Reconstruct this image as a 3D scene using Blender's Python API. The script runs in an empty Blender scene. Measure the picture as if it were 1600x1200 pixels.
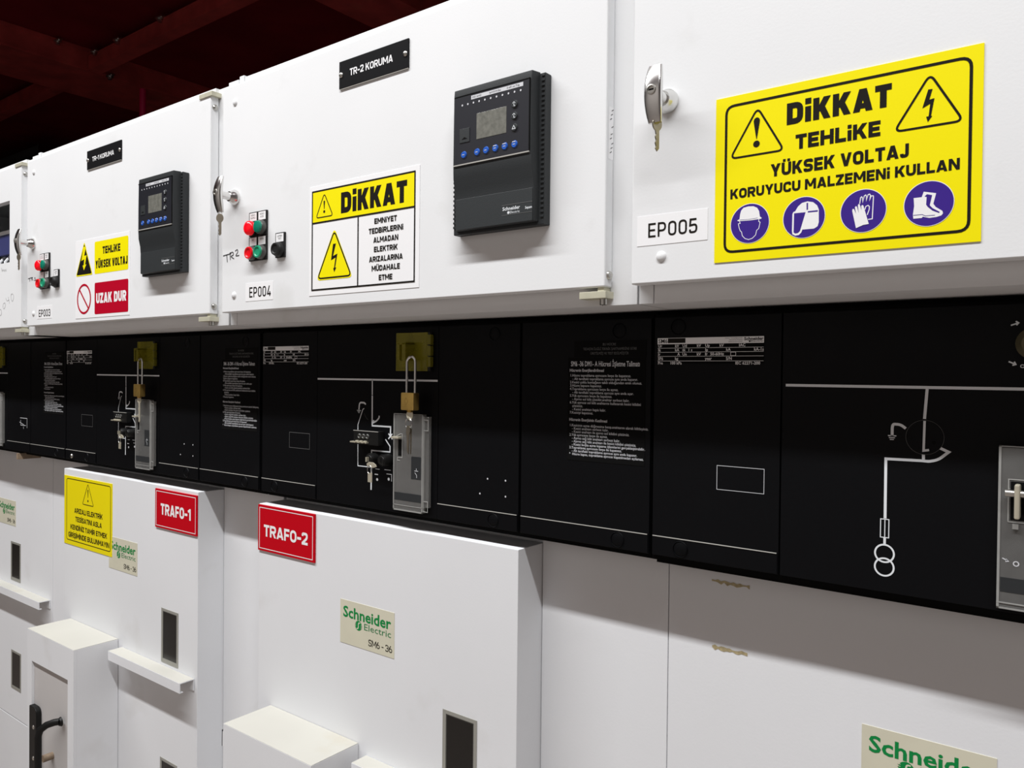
import bpy, bmesh, math, random
from math import sin, cos, pi, hypot, radians
from mathutils import Vector, Matrix
random.seed(7)
S = bpy.context.scene
COL = S.collection

# ------------------------------------------------------------------ materials
def mat(name, col, rough=.5, metal=0, spec=.5, bump=0, bscale=40, var=0, vscale=6, dirt=None, dscale=3, damt=.0, coat=0, emit=0):
    m = bpy.data.materials.new(name); m.use_nodes = True
    nt = m.node_tree; b = nt.nodes['Principled BSDF']
    c = (*col, 1)
    b.inputs['Base Color'].default_value = c
    b.inputs['Roughness'].default_value = rough
    b.inputs['Metallic'].default_value = metal
    b.inputs['Specular IOR Level'].default_value = spec
    b.inputs['Coat Weight'].default_value = coat
    if emit:
        b.inputs['Emission Color'].default_value = c; b.inputs['Emission Strength'].default_value = emit
    geo = nt.nodes.new('ShaderNodeNewGeometry')
    def noise(sc, det=4):
        n = nt.nodes.new('ShaderNodeTexNoise'); n.inputs['Scale'].default_value = sc; n.inputs['Detail'].default_value = det
        nt.links.new(geo.outputs['Position'], n.inputs['Vector']); return n
    last = None
    if var:
        n = noise(vscale); r = nt.nodes.new('ShaderNodeValToRGB')
        r.color_ramp.elements[0].position = .3; r.color_ramp.elements[1].position = .7
        r.color_ramp.elements[0].color = (*[v*(1-var) for v in col], 1); r.color_ramp.elements[1].color = c
        nt.links.new(n.outputs['Fac'], r.inputs['Fac']); last = r.outputs['Color']
    if dirt:
        n = noise(dscale, 8); r = nt.nodes.new('ShaderNodeValToRGB')
        r.color_ramp.elements[0].position = .62; r.color_ramp.elements[0].color = (0, 0, 0, 1)
        r.color_ramp.elements[1].position = .8; r.color_ramp.elements[1].color = (damt, damt, damt, 1)
        nt.links.new(n.outputs['Fac'], r.inputs['Fac'])
        x = nt.nodes.new('ShaderNodeMix'); x.data_type = 'RGBA'
        x.inputs['A'].default_value = c; x.inputs['B'].default_value = (*dirt, 1)
        if last: nt.links.new(last, x.inputs['A'])
        nt.links.new(r.outputs['Color'], x.inputs['Factor']); last = x.outputs['Result']
    if last: nt.links.new(last, b.inputs['Base Color'])
    if bump:
        n = noise(bscale); bp = nt.nodes.new('ShaderNodeBump'); bp.inputs['Strength'].default_value = bump; bp.inputs['Distance'].default_value = .002
        nt.links.new(n.outputs['Fac'], bp.inputs['Height']); nt.links.new(bp.outputs['Normal'], b.inputs['Normal'])
    return m

def clear(name, col, tr, alpha_col, dust):
    m = bpy.data.materials.new(name); m.use_nodes = True; nt = m.node_tree
    for n in list(nt.nodes): nt.nodes.remove(n)
    out = nt.nodes.new('ShaderNodeOutputMaterial')
    t = nt.nodes.new('ShaderNodeBsdfTransparent'); t.inputs[0].default_value = (*tr, 1)
    d = nt.nodes.new('ShaderNodeBsdfDiffuse'); d.inputs[0].default_value = (*col, 1)
    g = nt.nodes.new('ShaderNodeBsdfGlossy'); g.inputs[0].default_value = (1, 1, 1, 1); g.inputs['Roughness'].default_value = .15
    n = nt.nodes.new('ShaderNodeTexNoise'); n.inputs['Scale'].default_value = 55; n.inputs['Detail'].default_value = 6
    geo = nt.nodes.new('ShaderNodeNewGeometry'); nt.links.new(geo.outputs['Position'], n.inputs['Vector'])
    mr = nt.nodes.new('ShaderNodeMapRange'); mr.inputs['To Min'].default_value = dust*.8; mr.inputs['To Max'].default_value = dust*1.2
    nt.links.new(n.outputs['Fac'], mr.inputs['Value'])
    a = nt.nodes.new('ShaderNodeMixShader'); nt.links.new(mr.outputs[0], a.inputs[0]); nt.links.new(t.outputs[0], a.inputs[1]); nt.links.new(d.outputs[0], a.inputs[2])
    f = nt.nodes.new('ShaderNodeFresnel'); f.inputs[0].default_value = 1.35
    z = nt.nodes.new('ShaderNodeMixShader'); nt.links.new(f.outputs[0], z.inputs[0]); nt.links.new(a.outputs[0], z.inputs[1]); nt.links.new(g.outputs[0], z.inputs[2])
    nt.links.new(z.outputs[0], out.inputs[0]); return m

WHITE = mat('white_paint', (.80, .81, .82), .6, spec=.06, bump=.05, bscale=300, var=.03, vscale=4, dirt=(.60, .60, .58), dscale=7, damt=.45)
LWHITE = mat('lower_white_paint', (.78, .79, .81), .55, spec=.10, bump=.05, bscale=300, var=.04, vscale=3, dirt=(.55, .53, .5), dscale=5, damt=.4)
DUSTY = mat('dusty_white_paint', (.56, .55, .50), .75, spec=.1, var=.06, vscale=5, dirt=(.50, .46, .37), dscale=9, damt=.6)
BLACK = mat('black_plastic', (.0022, .0024, .0032), .5, spec=.12, bump=.05, bscale=250, dirt=(.008, .008, .009), dscale=4, damt=.5)
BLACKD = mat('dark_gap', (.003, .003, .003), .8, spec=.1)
PRINT = mat('mimic_print', (.74, .77, .80), .55, spec=.2)
PRINTD = mat('small_print', (.62, .63, .66), .6, spec=.2)
GREYP = mat('faint_print', (.12, .12, .12), .6, spec=.2)
EDGE = mat('edge_line', (.42, .41, .38), .5, spec=.3)
YEL = mat('sign_yellow', (.90, .79, .0), .5, spec=.15)
YEL2 = mat('sign_yellow_old', (.87, .73, .002), .4, spec=.3)
INK = mat('black_ink', (.011, .009, .007), .5, spec=.12)
NPLATE = mat('engraved_black', (.009, .009, .010), .6, spec=.05)
DEVICE = mat('black_device', (.006, .006, .006), .45, spec=.25)
DSTICK = mat('dark_sticker', (.028, .030, .032), .5, spec=.2)
RED = mat('sign_red', (.52, .002, .010), .5, spec=.08)
RED2 = mat('sticker_red', (.47, .002, .020), .5, spec=.08)
WPRINT = mat('white_print', (.86, .86, .87), .5, spec=.15)
STICK = mat('sticker_white', (.87, .87, .88), .5, spec=.15)
BLUE = mat('sign_blue', (.045, .018, .24), .5, spec=.15)
CREAM = mat('cream_label', (.66, .635, .50), .4, spec=.3, var=.05, vscale=20)
GREEN = mat('logo_green', (.0, .23, .05), .4, spec=.3)
RELAY = mat('relay_plastic', (.024, .027, .029), .5, spec=.3, bump=.15, bscale=900)
RELAY2 = mat('relay_lower', (.030, .034, .036), .48, spec=.3, bump=.12, bscale=900)
RPANEL = mat('relay_panel', (.016, .017, .023), .35, spec=.5)
LCD = mat('lcd', (.20, .20, .175), .25, spec=.5, var=.35, vscale=120)
BBTN = mat('blue_button', (.012, .10, .50), .35)
CHROME = mat('chrome', (.74, .735, .72), .2, metal=1)
STEEL = mat('steel', (.55, .54, .51), .3, metal=1)
KEYM = mat('key_metal', (.46, .42, .34), .33, metal=1, var=.2, vscale=60)
NICKEL = mat('pale_key', (.62, .58, .46), .45, metal=.6)
BRASS = mat('brass', (.62, .40, .11), .36, metal=.85, var=.25, vscale=40)
HINGE = mat('cream_zinc', (.60, .58, .45), .42, metal=.15, var=.12, vscale=60)
REDBTN = mat('red_button', (.80, .0, .008), .35); REDLIT = mat('red_lens', (.95, .0, .01), .25, emit=.25)
GRNBTN = mat('green_button', (.01, .30, .16), .4); GRNLIT = mat('green_lens', (.0, .20, .13), .25)
RUBBER = mat('black_button', (.011, .011, .011), .5, spec=.3)
BEZEL = mat('bezel_grey', (.085, .085, .08), .4, metal=.3)
ALU = mat('window_frame_grey', (.34, .335, .30), .4, metal=.2)
GLASS = mat('dark_glass', (.010, .009, .008), .2, spec=.35)
MAROON = mat('red_oxide_paint', (.50, .065, .06), .5, spec=.3, var=.4, vscale=5, dirt=(.25, .11, .06), dscale=3, damt=.4)
DECK = mat('ceiling_red', (.20, .010, .016), .7, spec=.1, var=.3, vscale=2)
POST = mat('magenta_red', (.50, .005, .07), .45)
TRAYM = mat('dark_tray', (.05, .05, .05), .5)
FLOOR = mat('concrete', (.29, .245, .215), .6, var=.15, vscale=3)
WALLM = mat('painted_wall', (.34, .31, .29), .8, var=.05, vscale=2)
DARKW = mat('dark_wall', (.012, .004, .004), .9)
INSET = mat('inset_paint', (.56, .54, .53), .55, spec=.2, var=.04)
TAPE = mat('glue_residue', (.52, .43, .24), .7, var=.4, vscale=200)
RUST = mat('rust_brown', (.30, .22, .15), .7, var=.3, vscale=80)
PEN = mat('pen_ink', (.06, .06, .065), .6); PENCIL = mat('pencil', (.42, .42, .42), .6)
DEVBLUE = mat('device_blue', (.03, .035, .13), .5)
WIRE = mat('grey_wire', (.62, .63, .65), .5)
CLEAR = clear('clear_cover', (.42, .42, .41), (.93, .93, .92), 0, .24)
CLEARE = clear('clear_edge', (.60, .60, .58), (.9, .9, .88), 0, .5)
YCLEAR = clear('yellow_cover', (.36, .33, .03), (.75, .7, .1), 0, .42)

# ------------------------------------------------------------------ mesh builder
class M:
    dy = 0
    def __init__(s): s.v = []; s.f = []
    def add(s, vs, fs):
        n = len(s.v); s.v += [(v[0], v[1]+M.dy, v[2]) for v in vs]; s.f += [tuple(n+i for i in f) for f in fs]; return s
    def box(s, x0, x1, y0, y1, z0, z1):
        return s.add([(x, y, z) for x in (x0, x1) for y in (y0, y1) for z in (z0, z1)],
                     [(0, 1, 3, 2), (4, 6, 7, 5), (0, 4, 5, 1), (2, 3, 7, 6), (0, 2, 6, 4), (1, 5, 7, 3)])
    def poly(s, pts, y, depth=0):
        n = len(pts); a = [(p[0], y, p[1]) for p in pts]
        if not depth: return s.add(a, [tuple(range(n))])
        b = [(p[0], y+depth, p[1]) for p in pts]
        return s.add(a+b, [tuple(range(n)), tuple(range(2*n-1, n-1, -1))]+[(i, (i+1) % n, n+(i+1) % n, n+i) for i in range(n)])
    def rect(s, x0, x1, z0, z1, y): return s.poly([(x0, z0), (x1, z0), (x1, z1), (x0, z1)], y)
    def disc(s, cx, cz, r, y, depth=0, n=28): return s.poly([(cx+r*cos(2*pi*i/n), cz+r*sin(2*pi*i/n)) for i in range(n)], y, depth)
    def rib(s, pts, t, y, closed=False):
        n = len(pts); L = []; R = []; h = t/2
        for i in range(n):
            p = pts[i]
            a = pts[i-1] if (i > 0 or closed) else None
            b = pts[(i+1) % n] if (i < n-1 or closed) else None
            def nrm(u, v):
                d = hypot(v[0]-u[0], v[1]-u[1]) or 1e-9; return (-(v[1]-u[1])/d, (v[0]-u[0])/d)
            if a and b:
                n1 = nrm(a, p); n2 = nrm(p, b); mx = n1[0]+n2[0]; mz = n1[1]+n2[1]; k = 1+n1[0]*n2[0]+n1[1]*n2[1]
                k = max(k, .3); q = (mx/k, mz/k)
            elif a: q = nrm(a, p)
            else: q = nrm(p, b)
            L.append((p[0]+q[0]*h, y, p[1]+q[1]*h)); R.append((p[0]-q[0]*h, y, p[1]-q[1]*h))
        return s.add(L+R, [(i, (i+1) % n, n+(i+1) % n, n+i) for i in range(n if closed else n-1)])
    def lathe(s, c, prof, axis='y', n=24):
        vs = []; fs = []; k = len(prof)
        for i in range(n):
            a = 2*pi*i/n
            for r, d in prof:
                if axis == 'y': vs.append((c[0]+r*cos(a), c[1]+d, c[2]+r*sin(a)))
                elif axis == 'x': vs.append((c[0]+d, c[1]+r*cos(a), c[2]+r*sin(a)))
                else: vs.append((c[0]+r*cos(a), c[1]+r*sin(a), c[2]+d))
        for i in range(n):
            j = (i+1) % n
            for q in range(k-1): fs.append((i*k+q, j*k+q, j*k+q+1, i*k+q+1))
        fs.append(tuple(i*k for i in range(n))); fs.append(tuple(i*k+k-1 for i in range(n-1, -1, -1)))
        return s.add(vs, fs)
    def tube(s, path, r, n=10, closed=False):
        P = [Vector(p) for p in path]; m = len(P); vs = []; fs = []; up = None
        for i, p in enumerate(P):
            a = P[i-1] if (i or closed) else p; b = P[(i+1) % m] if (i < m-1 or closed) else p
            d = (b-a).normalized()
            if up is None: up = d.orthogonal().normalized()
            up = (up-d*up.dot(d)).normalized(); w = d.cross(up)
            rr = r[i] if isinstance(r, (list, tuple)) else r
            for k in range(n): vs.append(p+(up*cos(2*pi*k/n)+w*sin(2*pi*k/n))*rr)
        for i in range(m if closed else m-1):
            j = (i+1) % m
            for k in range(n): fs.append((i*n+k, i*n+(k+1) % n, j*n+(k+1) % n, j*n+k))
        if not closed: fs += [tuple(range(n-1, -1, -1)), tuple(range((m-1)*n, m*n))]
        return s.add(vs, fs)
    def loft(s, rings):
        k = len(rings[0]); vs = [v for r in rings for v in r]; fs = []
        for i in range(len(rings)-1):
            for q in range(k): fs.append((i*k+q, i*k+(q+1) % k, (i+1)*k+(q+1) % k, (i+1)*k+q))
        fs += [tuple(range(k-1, -1, -1)), tuple(range((len(rings)-1)*k, len(rings)*k))]
        return s.add(vs, fs)

ORG = {}
def finish(o, m, material, org, bevel=0, seg=2, smooth=True, angle=35):
    me = o.data; bm = bmesh.new()
    vs = [bm.verts.new((v[0]-org[0], v[1]-org[1], v[2]-org[2])) for v in m.v]
    for f in m.f:
        try: bm.faces.new([vs[i] for i in f])
        except ValueError: pass
    bmesh.ops.recalc_face_normals(bm, faces=bm.faces)
    if bevel:
        es = [e for e in bm.edges if len(e.link_faces) == 2 and e.calc_face_angle(0) > radians(40)]
        bmesh.ops.bevel(bm, geom=es, offset=bevel, segments=seg, affect='EDGES', profile=.5, clamp_overlap=True)
    # flat prints face the aisle (-y)
    for f in bm.faces:
        if all(len(e.link_faces) == 1 for e in f.edges) and f.normal.y > .5: f.normal_flip()
    bm.to_mesh(me); bm.free()
    if smooth:
        me.polygons.foreach_set('use_smooth', [True]*len(me.polygons)); me.set_sharp_from_angle(angle=radians(angle))
    if bevel:
        w = o.modifiers.new('weighted_normals', 'WEIGHTED_NORMAL'); w.keep_sharp = True; w.weight = 100
    me.materials.append(material)

def tag(o, label=None, cat=None, group=None, kind=None):
    if label: o['label'] = label
    if cat: o['category'] = cat
    if group: o['group'] = group
    if kind: o['kind'] = kind
    return o

def thing(name, label, cat, org, group=None):
    o = bpy.data.objects.new(name, None); o.empty_display_size = .02; COL.objects.link(o); o.location = org; ORG[o.name] = tuple(org)
    return tag(o, label, cat, group)

def part(name, m, material, parent, bevel=0, label=None, **k):
    o = bpy.data.objects.new(name, bpy.data.meshes.new(name)); COL.objects.link(o)
    org = ORG[parent.name]; o.parent = parent; ORG[o.name] = org
    finish(o, m, material, org, bevel, **k)
    if label: o['label'] = label
    return o

def solo(name, m, material, org, label=None, cat=None, group=None, kind=None, bevel=0, **k):
    o = bpy.data.objects.new(name, bpy.data.meshes.new(name)); COL.objects.link(o); o.location = org; ORG[o.name] = tuple(org)
    finish(o, m, material, org, bevel, **k)
    return tag(o, label, cat, group, kind)

# ------------------------------------------------------------------ lettering
def rounded(pts, r, closed=False, seg=5):
    out = []; n = len(pts)
    for i, p in enumerate(pts):
        if not closed and i in (0, n-1): out.append(p); continue
        ri = r[i] if isinstance(r, (list, tuple)) else r
        a = pts[i-1]; b = pts[(i+1) % n]
        da = hypot(a[0]-p[0], a[1]-p[1]); db = hypot(b[0]-p[0], b[1]-p[1]); q = min(ri, da*.499, db*.499)
        if q < 1e-6: out.append(p); continue
        A = (p[0]+(a[0]-p[0])*q/da, p[1]+(a[1]-p[1])*q/da); B = (p[0]+(b[0]-p[0])*q/db, p[1]+(b[1]-p[1])*q/db)
        for k in range(seg+1):
            t = k/seg; u = 1-t
            c = .27  # pull towards a circular corner
            out.append((u*u*A[0]+2*u*t*p[0]+t*t*B[0], u*u*A[1]+2*u*t*p[1]+t*t*B[1]))
    return out

WID = dict(A=.66, B=.60, C=.57, D=.60, E=.52, F=.50, G=.60, H=.62, J=.46, K=.62, L=.50, M=.78, N=.64, O=.60, P=.57, R=.60, S=.57, T=.54, U=.60, V=.64, Y=.62, Z=.54, X=.6)
WID.update({'0': .56, '1': .36, '2': .54, '3': .54, '4': .58, '5': .54, '6': .56, '-': .36, ' ': .19, 'Ü': .60, 'Ş': .57, 'Ğ': .6, 'Ö': .6})
def glyph(c, w, t):
    h = t/2; p = 1-h; r = w-h; R = .30; o = []
    st = lambda pts, cl=False, rr=0: o.append(('S', rounded(pts, rr, cl) if rr else pts, cl))
    def para(x0, z0, x1, z1, k=1.0):
        d = k*t*hypot(x1-x0, z1-z0)/abs(z1-z0)/2
        o.append(('P', [(x0-d, z0), (x0+d, z0), (x1+d, z1), (x1-d, z1)]))
    stem = lambda x, z0=0, z1=1: st([(x, z0), (x, z1)])
    bar = lambda z, x0, x1, k=1: o.append(('P', [(x0, z-h*k), (x1, z-h*k), (x1, z+h*k), (x0, z+h*k)]))
    def dot(x, z, s=1.0): o.append(('P', [(x-h*s, z-h*s), (x+h*s, z-h*s), (x+h*s, z+h*s), (x-h*s, z+h*s)]))
    b = c
    if c == 'Ü': b = 'U'; dot(w*.27, 1.16, .9); dot(w*.73, 1.16, .9)
    if c == 'Ö': b = 'O'; dot(w*.27, 1.16, .9); dot(w*.73, 1.16, .9)
    if c == 'Ş': b = 'S'; st([(w*.5, -.04), (w*.5, -.12), (w*.38, -.2)])
    if c == 'Ğ': b = 'G'; st([(w*.25, 1.2), (w*.5, 1.1), (w*.75, 1.2)])
    if b == 'A':
        d = t*hypot(w/2, 1)/2; para(d, 0, w/2, 1) if 0 else None
        para(d*.98, 0, w/2-h*.12, 1); para(w-d*.98, 0, w/2+h*.12, 1); bar(.25, w*.22, w*.78, .85)
    elif b == 'B':
        st([(h, .5), (h, p), (r-.03, p), (r-.03, .5)], True, [0, 0, .2, .2]); st([(h, h), (h, .5), (r, .5), (r, h)], True, [0, 0, .22, .22])
    elif b == 'C': st([(r, .66), (r, p), (h, p), (h, h), (r, h), (r, .34)], False, R)
    elif b == 'D': st([(h, h), (h, p), (r, p), (r, h)], True, [0, 0, R, R])
    elif b == 'E': stem(h); bar(p, h, w); bar(.5, h, w*.92); bar(h, h, w)
    elif b == 'F': stem(h); bar(p, h, w); bar(.47, h, w*.9)
    elif b == 'G': st([(r, .68), (r, p), (h, p), (h, h), (r, h), (r, .46), (w*.52, .46)], False, [0, R, R, R, R, 0, 0])
    elif b == 'H': stem(h); stem(r); bar(.5, h, r)
    elif b == 'I': stem(h)
    elif b == 'İ': stem(h); dot(h, 1.17, .9)
    elif b == 'i': stem(h, 0, .70); dot(h, .80+h, 1)
    elif b == 'J': st([(r, 1), (r, h), (h, h), (h, .3)], False, R)
    elif b == 'K': stem(h); para(h+t*.45, .36, w-h*1.15, 1); para(w*.46, .60, w-h*1.1, 0)
    elif b == 'L': stem(h); bar(h, h, w)
    elif b == 'M': stem(h); stem(r); para(h*1.25, 1, w/2, .26, .85); para(w-h*1.25, 1, w/2, .26, .85)
    elif b == 'N': stem(h); stem(r); para(h*1.2, 1, r-h*.2, 0, .9)
    elif b in 'O0': st([(h, h), (h, p), (r, p), (r, h)], True, .34)
    elif b == 'P': stem(h); st([(h, p), (r, p), (r, .42), (h, .42)], False, .26)
    elif b == 'R': stem(h); st([(h, p), (r, p), (r, .46), (h, .46)], False, .25); para(w*.52, .46, w-h*1.05, 0)
    elif b == 'S': st([(r, .72), (r, p), (h, p), (h, .515), (r, .485), (r, h), (h, h), (h, .28)], False, .25)
    elif b == 'T': stem(w/2); bar(p, 0, w)
    elif b == 'U': st([(h, 1), (h, h), (r, h), (r, 1)], False, R)
    elif b == 'V': para(h*1.05, 1, w/2-h*.1, 0); para(w-h*1.05, 1, w/2+h*.1, 0)
    elif b == 'Y': stem(w/2, 0, .45); para(h*1.05, 1, w/2, .38); para(w-h*1.05, 1, w/2, .38)
    elif b == 'Z': bar(p, 0, w); bar(h, 0, w); para(h*1.2, h, w-h*1.2, p)
    elif b == '1': stem(r); st([(0, .74), (r, p)])
    elif b == '2': st([(h, .70), (h, p), (r, p), (r, .56), (h*.9, h*1.2)], False, [0, .26, .26, .16, 0]); bar(h, 0, w)
    elif b == '3': st([(h, .74), (h, p), (r-.02, p), (r-.02, .52), (w*.36, .52)], False, .24); st([(w*.36, .52), (r, .52), (r, h), (h, h), (h, .26)], False, .24)
    elif b == '4': para(h*1.1, .22, w*.60, 1); bar(.22, 0, w); stem(w*.74, 0, .45)
    elif b == '5': st([(r, p), (h+.03, p), (h, .53), (r, .60), (r, h), (h, h), (h, .26)], False, [0, 0, 0, .26, .26, .26, 0])
    elif b == '6': st([(h, h), (h, .58), (r, .58), (r, h)], True, .26); st([(h, .3), (h, .62), (w*.58, 1)], False, .2)
    elif b == '-': bar(.44, 0, w)
    return o

def write(m, s, x0, x1, z0, z1, t, y, gap=None, slope=0):
    """stroke lettering filling the box x0..x1, z0..z1; t = stroke width / cap height"""
    H = z1-z0; W = (x1-x0)/H; g = .09 if gap is None else gap
    fix = 0; var = 0
    for i, c in enumerate(s):
        if c in 'Iİi': fix += t
        else: var += WID[c]
        if i: fix += g
    k = (W-fix)/var if var else 1
    x = 0
    for i, c in enumerate(s):
        w = t if c in 'Iİi' else WID[c]*k
        if c != ' ':
            for q, it in enumerate(glyph(c, w, t)):
                f = lambda p: (x0+(x+p[0])*H, z0+p[1]*H+slope*(x+p[0])*H)
                if it[0] == 'S': m.rib([f(p) for p in it[1]], t*H, y-q*.00001, it[2])
                else: m.poly([f(p) for p in it[1]], y-q*.00001)
        x += w+g
    return m

_dg = None
def type_(m, s, x0, z0, size, y, x1=None, off=0, align='L'):
    """small print with the built-in type face: baseline z0, letter size, optional width limit x1"""
    c = bpy.data.curves.new('t', 'FONT'); c.body = s; c.offset = off; c.resolution_u = 2; c.fill_mode = 'FRONT'
    o = bpy.data.objects.new('t', c); COL.objects.link(o); bpy.context.view_layer.update()
    me = bpy.data.meshes.new_from_object(o.evaluated_get(bpy.context.evaluated_depsgraph_get()))
    xs = [v.co.x for v in me.vertices]
    if xs:
        a, b = min(xs), max(xs); kx = size
        if x1 is not None: kx = (x1-x0)/(b-a)
        sh = -a*kx if x1 is not None else 0
        if align == 'C': sh = -(a+b)/2*kx
        if align == 'R': sh = -b*kx
        m.add([(x0+v.co.x*kx+sh, y, z0+v.co.y*size) for v in me.vertices], [tuple(p.vertices) for p in me.polygons])
    bpy.data.objects.remove(o); bpy.data.curves.remove(c); bpy.data.meshes.remove(me)
    return m

def rrect(x0, x1, z0, z1, r): return rounded([(x0, z0), (x1, z0), (x1, z1), (x0, z1)], r, True)
def tri(ax, az, lx, lz, rx, rz, r): return rounded([(ax, az), (lx, lz), (rx, rz)], r, True, 6)
def sh(p, d): return [(a+d, b) for a, b in p]

# ------------------------------------------------------------------ levels (metres)
YM = .118   # mimic panel face
YD = .113   # big door face
YR = .185   # set-back sheet
ZB, ZT = 1.8015, 2.2845

# ------------------------------------------------------------------ room
def structure(name, m, material): return solo(name, m, material, (0, 0, 0), kind='structure', smooth=False)
structure('floor', M().box(-18, 8, -4, 8, -.1, 0), FLOOR)
structure('ceiling', M().box(-18, 8, -4, 8, 5.165, 5.3), DECK)
structure('wall_front', M().box(-18, 8, -4.1, -4, 0, 5.165), WALLM)
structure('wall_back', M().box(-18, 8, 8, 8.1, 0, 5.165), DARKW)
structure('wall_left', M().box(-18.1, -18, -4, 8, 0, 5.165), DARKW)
structure('wall_right', M().box(8, 8.1, -4, 8, 0, 5.165), WALLM)

def beam_x(x0, x1, y0, y1, z0, z1):
    m = M(); f = .016
    m.box(x0, x1, y0, y1, z0, z0+f); m.box(x0, x1, y0+.004, y0+.022, z0+f, z1); m.box(x0, x1, y0, y1, z1-f, z1)
    return m
def bolt(p):
    return M().lathe((p[0], p[1], p[2]), [(.0, -.04), (.022, -.04), (.022, -.012), (.04, -.012), (.04, .0), (.0, .0)], 'z', 8).box(p[0]-.06, p[0]+.06, p[1]-.012, p[1]+.024, p[2], p[2]+.016)
t = thing('steel_beam', 'dark red steel beam running above the cabinet row towards the upper right', 'beam', (-1, 3.08, 4.925))
part('beam_section', beam_x(-7.32, 7.9, 3.01, 3.15, 4.925, 5.078), MAROON, t)
for x in (-7.13, -6.63, -5.79): part('bolt', bolt((x, 2.985, 5.073)), STEEL, t)
t = thing('steel_beam', 'dark red steel beam crossing the ceiling at far left, sloping down to the right', 'beam', (-7.8, 4, 4.925))
m = M(); m.box(-8.23, -7.33, -.2, 7.9, 4.925, 4.95); m.box(-7.36, -7.34, -.2, 7.9, 4.95, 5.13); m.box(-8.22, -8.20, -.2, 7.9, 4.95, 5.13); m.box(-8.23, -7.32, -.2, 7.9, 5.125, 5.16)
part('beam_section', m, MAROON, t)
part('bolt', bolt((-7.29, 3.23, 4.925)), STEEL, t); part('bolt', bolt((-7.29, 2.69, 5.125)), STEEL, t)
t = thing('steel_beam', 'short dark red beam continuing beyond the crossing beam at the left edge', 'beam', (-12, 3.08, 4.925))
part('beam_section', beam_x(-17.9, -8.24, 3.01, 3.15, 4.925, 5.078), MAROON, t)
t = thing('steel_beam', 'barely lit dark red beam crossing above the TR-2 KORUMA plate', 'beam', (-3.7, 5, 4.925))
m = M(); m.box(-4.03, -3.43, 3.16, 7.9, 4.925, 4.945); m.box(-4.02, -4.0, 3.16, 7.9, 4.945, 5.16); m.box(-3.46, -3.44, 3.16, 7.9, 4.945, 5.16)
part('beam_section', m, MAROON, t)
m = M().lathe((-7.40, 3.66, 0), [(0, 0), (.037, 0), (.037, 4.925), (0, 4.925)], 'z', 20)
solo('pipe', m, POST, (-7.40, 3.66, 0), 'dark magenta red vertical pipe behind the cabinet with the TR-1 plate', 'pipe')
t = thing('cable_tray', 'dark grey metal cable tray above the leftmost cabinet', 'cable tray', (-14, 4.17, 4.765))
m = M(); m.box(-17.9, -10.77, 3.87, 4.47, 4.765, 4.775); m.box(-17.9, -10.77, 3.87, 3.876, 4.765, 4.905); m.box(-17.9, -10.77, 4.464, 4.47, 4.765, 4.905)
for i in range(16): m.box(-17.7+i*.42, -17.5+i*.42, 3.866, 3.87, 4.815, 4.845)
part('tray_section', m, TRAYM, t)
for x in (-16, -11.5): part('hanger_rod', M().lathe((x, 4.45, 4.775), [(0, 0), (.008, 0), (.008, .39), (0, .39)], 'z', 10), STEEL, t)

# ------------------------------------------------------------------ control cabinets (upper row)
SCREW = [(0, -.0035), (.0035, -.0033), (.0058, -.0018), (.0062, 0), (0, 0)]
def cabinet(u, label, hole=False):
    t = thing('control_cabinet', label, 'cabinet', (u+.5, .24, 1.776), 'control cabinets on top of the cubicles')
    zb, zt = 1.776, 2.300
    m = M(); m.box(u+.0015, u+.9985, .0245, .46, zb, zt)
    if hole:
        m = M(); m.box(u+.0015, u+.9985, .40, .46, zb, zt); m.box(u+.0015, u+.9985, .0245, .40, zb, zb+.02); m.box(u+.0015, u+.9985, .0245, .40, zt-.02, zt)
        m.box(u+.0015, u+.02, .0245, .40, zb, zt); m.box(u+.9, u+.9985, .0245, .40, zb, zt)
    part('enclosure', m, WHITE, t)
    for a, b in ((u+.0015, u+.0238), (u+.9425, u+.9985)):
        part('corner_post', M().box(a, b, .0215, .0245, zb, zt), WHITE, t, .0006)
    part('bottom_rail', M().box(u+.0252, u+.941, .0215, .0245, zb, zb+.05), WHITE, t, .0006)
    m = M(); 
    for a, b, dz in ((u, u+.036, .008), (u+.04, u+.056, .013), (u+.060, u+.955, .008)): m.box(a, b, .014, .0245, zt-.02, zt-.006+dz)
    part('top_lip', m, WHITE, t, .001)
    m = M()
    if hole:
        hx0, hx1, hz0, hz1 = u+.48, u+.872, 2.0, 2.187
        m.box(u, hx0, 0, .0205, ZB, ZT); m.box(hx1, u+.958, 0, .0205, ZB, ZT); m.box(hx0, hx1, 0, .0205, ZB, hz0); m.box(hx0, hx1, 0, .0205, hz1, ZT)
        d = part('door', m, WHITE, t)
    else:
        d = part('door', m.box(u, u+.958, 0, .0205, ZB, ZT), WHITE, t, .0024, seg=3)
    # hinge blocks at the right edge
    part('hinge', M().box(u+.9155, u+.960, -.001, .0288, 1.7852, 1.7955).box(u+.944, u+.955, .003, .02, 1.7955, 1.8015), HINGE, t, .0008)
    part('hinge_pin', M().lathe((u+.95, .010, 1.7765), [(0, 0), (.0055, 0), (.0055, .009), (0, .009)], 'z', 12), STEEL, t)
    part('hinge', M().box(u+.9155, u+.966, -.0025, .0288, 2.2795, 2.2895), HINGE, t, .0008)
    for z in (1.8185, 2.257):
        part('screw', M().lathe((u+.958, .0105, z), [(0, .0055), (.003, .0052), (.006, .003), (.0068, 0), (0, 0)], 'x', 14), STEEL, d)
    for z in (1.8372, 2.2468):
        part('plug', M().lathe((u+.046, 0, z), [(0, -.0036), (.0035, -.0033), (.0064, -.0020), (.0076, 0), (0, 0)], 'y', 18), WHITE, d)
    return t, d

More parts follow.
